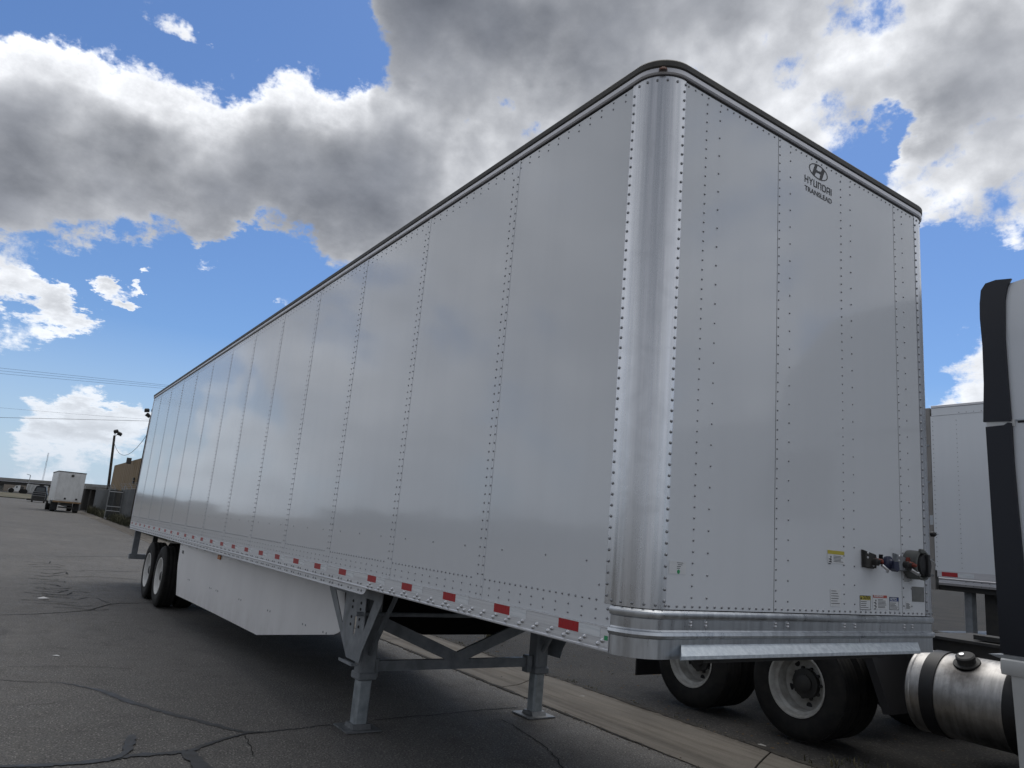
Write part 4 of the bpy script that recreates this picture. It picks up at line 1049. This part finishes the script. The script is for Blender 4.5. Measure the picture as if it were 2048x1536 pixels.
# dark pickup with rack
base = at_dist(76, 1003.5, 155); zb_ = gz(base.x, base.y)
PT = thing('pickup_truck', 'dark pickup truck with a rear rack beside the far box truck', 'pickup', (base.x, base.y, zb_), R(-4))
MB().prism([(-1.15, .5), (-1.15, 1.5), (-1.0, 1.8), (-.75, 2.75), (-.4, 2.95), (.4, 2.95), (.75, 2.75), (1.0, 1.8), (1.15, 1.5), (1.15, .5)], lambda u, v, h: (h, u, v), -3.5, 0).obj('cab', navy, PT)
MB().prism([(-.70, 1.95), (-.58, 2.6), (.58, 2.6), (.70, 1.95)], lambda u, v, h: (h, u, v), 0, .02).obj('rear_window', glassm, PT)
boxobj('bed', darkst, PT, 0.02, 1.9, -.98, .98, .5, 1.1, .04)
b = MB()
for z in (1.15, 1.5, 1.8): b.tube([(1.9, -1.0, z), (1.9, 1.0, z)], .03, 5)
for y in (-1, 1): b.tube([(1.9, y, .5), (1.9, y, 1.8)], .03, 5)
b.obj('rack', postm, PT)
for y in (-.9, .9): MB().lathe([(.15, -.12), (.4, -.12), (.4, .12), (.15, .12)], (.8, y, .4), 'y', 18).obj('wheel', tyrem, PT)
boxobj('utility_trailer', darkst, PT, 2.2, 3.6, -1.6, 1.45, .25, .55)
# white semi tractor crossing far away
base = at_dist(35, 985, 225)
g0 = at_dist(35, 985.5, 225).z
ST = thing('far_truck', 'white tractor truck passing far away at the left edge under the overpass', 'truck', (base.x, base.y, g0), 0)
w_ = lambda px: at_dist(px, 980, 225).y - base.y
zz = lambda py: at_dist(35, py, 225).z - g0
MB().prism([(w_(16), zz(984)), (w_(16), zz(979)), (w_(18), zz(977.5)), (w_(27), zz(976)), (w_(30), zz(971)), (w_(39), zz(970)), (w_(40), zz(983))], lambda u, v, h: (h, u, v), -2.2, 0).obj('cab', white2, ST)
MB().box(0, .03, w_(31), w_(34), zz(976), zz(972)).obj('window', glassm, ST)
MB().box(-1.8, -.2, w_(39), w_(56), zz(984), zz(981.5)).obj('chassis', darkst, ST)
MB().box(-1.6, -.3, w_(40), w_(47), zz(981), zz(972)).obj('sleeper_equipment', girder, ST)
for px in (22.5, 44, 50): MB().lathe([(0, -.35), (.62, -.35), (.62, .1), (.25, .12), (0, .12)], (0, w_(px), .45), 'x', 16).obj('wheel', tyrem, ST)
# row of white containers under the overpass
for i, (a_, c_) in enumerate(((53, 60), (61, 69), (70, 78), (88, 96))):
    o = thing('cargo_container', ['leftmost pale cargo container under the overpass', 'second pale cargo container under the overpass', 'third pale cargo container under the overpass', 'pale cargo container under the overpass beside the box truck'][i], 'container', (base.x-12, 0, g0), group='pale containers under the overpass')
    y0_, y1_ = at_dist(a_, 975, 238).y, at_dist(c_, 975, 238).y; z1_ = at_dist(60, 968.5, 238).z-g0
    boxobj('container_box', white2, o, -2.4, 0, y0_, y1_, .3, z1_)
    for q in range(1, 4): boxobj('corrugation', concm, o, 0, .05, y0_+(y1_-y0_)*q/4, y0_+(y1_-y0_)*q/4+.08, .35, z1_-.1)
# overpass
dO = 262
OV = thing('overpass', 'long concrete highway overpass crossing the horizon on the left', 'bridge')
def P3(px, py, d=dO): return at_dist(px, py, d)
def band(pya, pyb, off, mtl, name, dep=8, dpy=.087):
    A, B = P3(-260, pya-260*dpy*0+(-260)*dpy*1.0*0 + (-260-0)*.0), P3(420, pya)
    ax = [-320, 0, 100, 210, 330, 420]
    vs = []
    for px in ax:
        for py in (pya, pyb):
            q = P3(px, py + .0735*px, dO)   # follows the tilted horizon
            vs.append((-dO+2.38-off, q.y, q.z))
    n_ = len(ax); vs2 = [(x_-dep, y_, z_) for x_, y_, z_ in vs]
    b = MB().add(vs+vs2, [(2*i, 2*i+1, 2*i+3, 2*i+2) for i in range(n_-1)] + [(2*n_+2*i, 2*n_+2*i+1, 2*n_+2*i+3, 2*n_+2*i+2) for i in range(n_-1)] + [(2*i, 2*i+2, 2*n_+2*i+2, 2*n_+2*i) for i in range(n_-1)] + [(2*i+1, 2*i+3, 2*n_+2*i+3, 2*n_+2*i+1) for i in range(n_-1)])
    return b.obj(name, mtl, OV)
band(954.5, 959.5, 0, concm, 'parapet')
band(959.6, 961.6, .5, trimm, 'deck_edge')
band(961.7, 967.0, 1.0, girder, 'girder')
for px in (2, 60, 118, 200, 262): 
    q = P3(px, 966+.0735*px); q2 = P3(px, 985+.0735*px)
    boxobj('pier', concm, OV, -dO-3, -dO-1.2, q.y-.8, q.y+.8, .6, q.z)
# embankments and verge in front of it
sheet('embankment', lambda x: [-200, 120], dirtm) if False else None
def slab_(name, mtl, d0, d1, pya, pyb):
    vs = []
    for px in (-500, -100, 100, 300, 700):
        for d_, py in ((d0, pya), (d1, pyb)):
            q = at_dist(px, py+.0865*px, d_); vs.append(tuple(q))
    b = MB().add(vs, [(2*i, 2*i+1, 2*i+3, 2*i+2) for i in range(4)]); return b.obj(name, mtl, kind='structure')
verge = mat('dry_verge', (.10, .09, .06), .95, build=soil((.085, .085, .05), (.14, .12, .085), .3, .9, 1))
slab_('verge', verge, 198, 222, 992.5, 983.5)
slab_('embankment', mat('brown_bank', (.05, .04, .03), .95), 270, 285, 984, 962)
slab_('far_road', lotm, 222, 269, 983.5, 981)
# radio mast and street lamp
q = at_dist(85, 962, 400); q2 = at_dist(91, 905, 400)
MT = thing('radio_mast', 'thin lattice radio mast standing far beyond the overpass', 'mast', (q.x, q.y, 0))
b = MB(); H_ = q2.z
for a_ in range(3): b.tube([(.35*math.cos(a_*2.1), .35*math.sin(a_*2.1), 0), (.22*math.cos(a_*2.1), .22*math.sin(a_*2.1), H_)], .04, 4)
for k in range(18): b.tube([(.35*math.cos((k % 3)*2.1), .35*math.sin((k % 3)*2.1), H_*k/18), (.3*math.cos((k+1) % 3*2.1), .3*math.sin((k+1) % 3*2.1), H_*(k+1)/18)], .03, 3)
b.obj('lattice', mat('faded_steel', (.34, .37, .42), .6), MT)
q = at_dist(55.5, 976, 240); q2 = at_dist(57.5, 950, 240)
SL = thing('street_lamp', 'slim street lamp rising in front of the overpass', 'street lamp', (q.x, q.y, q.z-1))
MB().tube([(0, 0, 0), (0, 0, q2.z-q.z+1)], .09, 6).obj('pole', postm, SL); MB().tube([(0, 0, q2.z-q.z+1), (0, -.9, q2.z-q.z+1.2)], .07, 5).obj('lamp_arm', postm, SL)

# pole with flood lights, and the second flood light showing past the trailer
def flood_pole(px, py, dist, top_px, label, lamps):
    t = at_dist(*top_px, dist); q = at_dist(px, py, dist) if px else t; z_ = gz(q.x, q.y); lx, ly = t.x-q.x, t.y-q.y
    o = thing('light_pole', label, 'light pole', (q.x, q.y, z_)); h = t.z-z_
    MB().tube([(0, 0, 0), (lx, ly, h)], [.17, .12], 10).obj('pole', woodm, o)
    for dy, dz_, ang in lamps:
        MB().tube([(lx, ly, h-.1), (lx, ly+dy*.5, h+dz_*.6)], .03, 5).obj('lamp_bracket', darkst, o)
        l_ = MB().prism([(-.16, -.16), (.16, -.16), (.24, .14), (-.24, .14)], lambda u, v, h_: (v, u, h_), -.16, .16).obj('flood_light', darkst, o, loc=(lx, ly+dy*.8, h+dz_)); l_.rotation_euler = (R(ang), R(25), 0); l_.scale = (.75,)*3 if px is None else (1,)*3
    o['top'] = (q.x+lx, q.y+ly, z_+h)
    return o, h
LP1, h1 = flood_pole(210, 1030, 89, (229, 871), 'tall dark wooden pole with flood lights standing by the yard fence', ((.55, .25, -20), (.1, .45, 20)))
LP2, h2 = flood_pole(None, None, 62, (303, 834), 'pole whose flood light cluster shows past the rear edge of the near trailer', ((-.35, .1, -30), (-.5, .45, 10), (.1, .5, 15)))
# power lines
wirem = mat('cable_grey', (.07, .075, .085), .6)
def wire(name, label, pts, r=.02, sag=0):
    b = MB(); P_ = []
    for i in range(len(pts)-1):
        a_, c_ = Vector(pts[i]), Vector(pts[i+1])
        for j in range(10):
            t = j/10; v = a_.lerp(c_, t); v.z -= sag*4*t*(1-t); P_.append(v)
    P_.append(Vector(pts[-1])); b.tube(P_, r, 5)
    return tag(b.obj(name, wirem), label, 'power line')
for i, (ya, yb, lb_) in enumerate(((736, 770, 'uppermost of the three parallel power lines crossing the left sky'), (741.5, 773, 'middle of the three parallel power lines crossing the left sky'), (747, 777, 'lowest of the three parallel power lines crossing the left sky'))):
    wire('power_line', lb_, [at_dist(-260, ya-24, 70), at_dist(0, ya, 70), at_dist(330, yb, 70), at_dist(700, yb+30, 70)], .010)
wire('power_line', 'thin upper cable of the lower pair above the far clouds', [at_dist(-260, 805, 70), at_dist(0, 815.5, 70), at_dist(150, 828, 70), at_dist(300, 839, 70), at_dist(500, 850, 70)], .007)
wire('power_line', 'thicker dark cable of the lower pair above the far clouds', [at_dist(-260, 826, 70), at_dist(0, 835, 70), at_dist(150, 838.5, 70), at_dist(296, 842, 70), at_dist(500, 846, 70)], .015)
t1 = Vector(LP1['top'])-Vector((0, 0, .5)); t2 = Vector(LP2['top'])-Vector((0, 0, 1.2)); del LP1['top'], LP2['top']
wire('power_line', 'slack cable drooping from the flood light pole towards the trailer', [t1, t2], .02, sag=1.7)

# tan industrial building
dT = 120
A = at_dist(229, 931, dT); Bt = at_dist(289, 909, 92); gz_ = .3
TB = thing('tan_building', 'plain tan metal building behind the yard fence', 'building')
ya, yb = A.y, Bt.y
b = MB().prism([(A.x, ya), (Bt.x, yb), (Bt.x+20, yb+9), (Bt.x+10, yb+40), (A.x-5, ya+40)], lambda u, v, h: (u, v, h), 0, A.z)
b.v = [(x_, y_, (A.z if abs(z_-A.z) < 1e-6 else z_)) for x_, y_, z_ in b.v]; b.obj('wall', tanm, TB)
for k in range(16):
    t = (k+.5)/16; xx = A.x+(Bt.x-A.x)*t; yy = ya+(yb-ya)*t; MB().box(xx-.04, xx+.04, yy-.02, yy+.06, 0, A.z-.02).obj('siding_rib', tanm, TB)
q = at_dist(254, 917, 100); MB().box(q.x-.2, q.x+.2, q.y, q.y+.5, A.z-.5, A.z+.22).obj('roof_vent', girder, TB)
for px, py in ((268, 958), (264, 964)): q = at_dist(px, py, 96); MB().box(q.x-.25, q.x+.25, ya+(yb-ya)*(q.x-A.x)/(Bt.x-A.x)-.2, ya+(yb-ya)*(q.x-A.x)/(Bt.x-A.x)-.05, q.z-.15, q.z+.15).obj('wall_lamp', blackp, TB)
# second, low buildings and roofs right of the box truck
dS = 110
SH = thing('storage_shed', 'long dark open shed with a pale roof edge behind the fence beside the box truck', 'shed')
q0, q1 = at_dist(172, 972, dS), at_dist(232, 978, dS)
MB().box(q0.x-8, q0.x, q0.y, q1.y+2, q0.z-.35, q0.z).obj('roof', concm, SH)
MB().box(q0.x-8, q0.x-2, q0.y, q1.y+2, .4, q0.z-.35).obj('back_wall', girder, SH)
for k in range(6): y_ = q0.y+(q1.y-q0.y)*k/5; MB().box(q0.x-.3, q0.x-.1, y_-.08, y_+.08, .4, q0.z-.35).obj('column', girder, SH)
# fence along the yard: posts, slatted panels, an open gate
FN = thing('slatted_fence', 'dark privacy slatted yard fence running along the kerb', 'fence')
def fy(x): return gut(x) + 1.9 + max(0, -x-70)*.004
fx_ = [-38, -41.5, -45, -48.5, -52, -55.5, -59, -62.5, -66, -69.5, None, -76, -79.5, -83, -86.5, -90, -93.5, -97, -100]
sm = {}
rr = random.Random(9)
for i in range(len(fx_)-1):
    a_, c_ = fx_[i], fx_[i+1]
    if a_ is None or c_ is None: continue
    n_ = 22
    if a_ > -60:
        for k in range(n_):
            x_ = a_+(c_-a_)*(k+.5)/n_; z_ = gz(x_, 4)
            key = rr.choice((0, 1, 2))
            if key not in sm: sm[key] = MB().box(-.062, .062, -.006, .006, .08, 2.60+.012*key).mesh('slat', slatm)
            inst('slat', sm[key], FN, (x_, fy(x_)+rr.uniform(-.004, .004), z_), (0, 0, R(3*(rr.random()-.5))))
    else:
        b = MB()
        for k in range(n_):
            x_ = a_+(c_-a_)*(k+.5)/n_; y_ = fy(x_); z_ = gz(x_, 4); b.box(x_-.062, x_+.062, y_-.006, y_+.006, z_+.08, z_+2.60)
        b.obj('slats', slatm, FN, kind='stuff')
pm = MB().tube([(0, 0, 0), (0, 0, 2.78)], .035, 8).tube([(0, 0, 2.78), (0, -.22, 3.08)], .018, 5).mesh('post', postm)
for x_ in fx_:
    if x_ is not None: inst('post', pm, FN, (x_, fy(x_)+.03, gz(x_, 4)))
b = MB()
for h in (2.66, 2.84, 2.97, 3.08):
    off = .03-.22*max(0, (h-2.78)/.30)
    for seg in ([x for x in fx_[:10]], [x for x in fx_[11:]]): b.tube([(x_, fy(x_)+off, gz(x_, 4)+h) for x_ in seg], .014 if h < 2.7 else .007, 4)
b.obj('top_wires', postm, FN)
# gate leaf swung open across the view
g_a, g_b = at_dist(209, 1036, 71.5), at_dist(237, 1041, 70.5)
GT = thing('yard_gate', 'slatted steel gate leaf with pale pipe rails standing open beside the pole', 'gate', (g_a.x, g_a.y, gz(g_a.x, 4)))
gl = Vector((g_b.x-g_a.x, g_b.y-g_a.y, 0)); gw = gl.length; GT.rotation_euler = (0, 0, math.atan2(gl.y, gl.x))
for k in range(12): MB().box(.06+gw*k/12, .06+gw*k/12+gw/12*.8, -.006, .006, .15, 2.5).obj('slat', slatm, GT)
for z_ in (.12, .75, 1.12, 2.35): MB().tube([(0, -.03, z_), (gw, -.03, z_)], .03, 6).obj('pipe_rail', mat('pale_pipe', (.45, .46, .47), .4) if z_ == .12 else bpy.data.materials['pale_pipe'], GT)
for x_ in (0, gw): MB().tube([(x_, -.03, 0), (x_, -.03, 2.9)], .04, 6).obj('gate_post', postm, GT)
# brush along the fence foot
def brush(name, label, spots, n, hs, mtl, kind=None, seed=4, wd=.03, spread=.5, cat='weeds'):
    rr = random.Random(seed); b = MB()
    for (x_, y_, sc_) in spots:
        for k in range(n):
            a_ = rr.random()*2*PI; r_ = spread*sc_*rr.random()**.6; px, py = x_+r_*math.cos(a_), y_+r_*math.sin(a_)
            h = hs*sc_*(.35+.65*rr.random()); l_ = h*(.3+.5*rr.random()); a2 = rr.random()*2*PI; z_ = gz(px, py)
            w_2 = wd*sc_*.5; dx, dy = -math.sin(a2)*w_2, math.cos(a2)*w_2
            mx, my = px+math.cos(a2)*l_*.35, py+math.sin(a2)*l_*.35; tx_, ty2 = px+math.cos(a2)*l_, py+math.sin(a2)*l_
            b.add([(px-dx, py-dy, z_), (px+dx, py+dy, z_), (mx+dx*.8, my+dy*.8, z_+h*.6), (mx-dx*.8, my-dy*.8, z_+h*.6), (tx_, ty2, z_+h)], [(0, 1, 2, 3), (3, 2, 4)])
    o = b.obj(name, mtl); 
    return tag(o, label, cat, kind=kind)
sp_ = [(x_, fy(x_)-.5+rr.random()*.35, .7+.7*rr.random()) for x_ in np.arange(-36, -98, -1.1)]
brush('roadside_weeds', 'dry brushy weeds along the foot of the slatted fence', sp_, 70, .75, brushm, 'stuff', wd=.035, spread=.5)
brush('grass', 'sparse green and dry grass beyond the gutter under the tractor', [(-1.5+.35*i+rr.random()*.3, 3.62+.35*rr.random(), .9+.5*rr.random()) for i in range(14)], 70, .055, grassm, 'stuff', 5, .010, .30, 'grass')
brush('grass', 'short weeds growing along the back edge of the gutter', [(-2.2-.45*i-.4*rr.random(), gut(-3-.4*i)+1.04+.05*rr.random(), .5+.4*rr.random()) for i in range(22)], 26, .055, grassm, 'stuff', 6, .008, .12, 'grass')
t_ = on_ground(985, 1282)
brush('weed_tuft', 'dry weed tuft leaning over the gutter behind the landing gear', [(t_.x, t_.y+.05, 1.3)], 130, .16, grassm, None, 8, .010, .13, 'weeds')
# dirt and small stones in the gutter seams
b = MB(); rr = random.Random(12)
for k in range(2600):
    x_ = 3-16*rr.random(); e_ = rr.choice((gut(x_)-.015, gut(x_)+1.04, gut(x_)+1.04)); y_ = e_+rr.gauss(0, .035); s_ = .002+.008*rr.random()**2
    b.dome((x_, y_, gz(x_, y_)+.002+(.012 if y_ > gut(x_)+.9 else .0)), (rr.random()-.5, rr.random()-.5, 1.5), s_, s_*.8, 5)
tag(b.obj('gravel', dirtm), kind='stuff')
b = MB()
for k in range(260):
    x_ = 3-12*rr.random(); y_ = gut(x_)+1.05+2.0*rr.random()**1.6; s_ = .012+.014*rr.random(); a_ = rr.random()*6.3; z_ = gz(x_, y_)+.008
    b.add([(x_, y_, z_), (x_+s_*math.cos(a_), y_+s_*math.sin(a_), z_+.006), (x_+2*s_*math.cos(a_+.3), y_+2*s_*math.sin(a_+.3), z_), (x_+s_*math.cos(a_+.8), y_+s_*math.sin(a_+.8), z_-.002)], [(0, 1, 2, 3)])
tag(b.obj('fallen_leaves', leafm), kind='stuff')
# litter
def litter(px, py, a_, c_, label, mtl=paperm, h=.02):
    q = on_ground(px, py); rr = random.Random(int(px)); b = MB(); vs = []; n_ = 9
    for k in range(n_): t = 2*PI*k/n_; vs.append((a_*math.cos(t)*(.8+.3*rr.random()), c_*math.sin(t)*(.8+.3*rr.random()), .003+h*.4*rr.random()))
    vs.append((0, 0, h)); b.add(vs, [(k, (k+1) % n_, n_) for k in range(n_)] + [tuple(range(n_))])
    o = b.obj('litter', mtl, loc=(q.x, q.y, gz(q.x, q.y)+.003)); o.rotation_euler = (0, 0, R(56)); return tag(o, label, 'litter')
litter(86, 1198.5, .10, .05, 'crumpled white paper on the asphalt to the left of the rear wheels', h=.035)
litter(113, 1313, .045, .018, 'small white scrap on the asphalt in the left foreground', h=.012)
litter(1165, 1394, .035, .02, 'pale crumb of concrete lying on the gutter slab', concm, .015)
litter(1522, 1493, .05, .03, 'pale stone at the back edge of the gutter near the tractor wheel', concm, .02)
litter(1003, 1356, .012, .012, 'small dark pebble on the gutter slab behind the landing gear', blackp, .012)

# land across the road, which the glossy panels mirror
wood_ = MB(); rr = random.Random(21)
for k in range(2600):
    x_ = 60-260*rr.random(); y_ = -70-14*rr.random(); h = (2.2+2.6*abs(math.sin(x_*.07))*rr.random()+1.2*rr.random()); s_ = .5+.8*rr.random(); z_ = h*rr.random()
    a_ = rr.random()*6.3; c_, d_ = math.cos(a_)*s_, math.sin(a_)*s_
    wood_.add([(x_-c_, y_-d_, z_), (x_+c_, y_+d_, z_), (x_+c_*.6, y_+d_*.6, z_+s_*1.2), (x_-c_*.8, y_-d_*.8, z_+s_)], [(0, 1, 2, 3)])
tag(wood_.obj('distant_trees', brushm), kind='stuff')
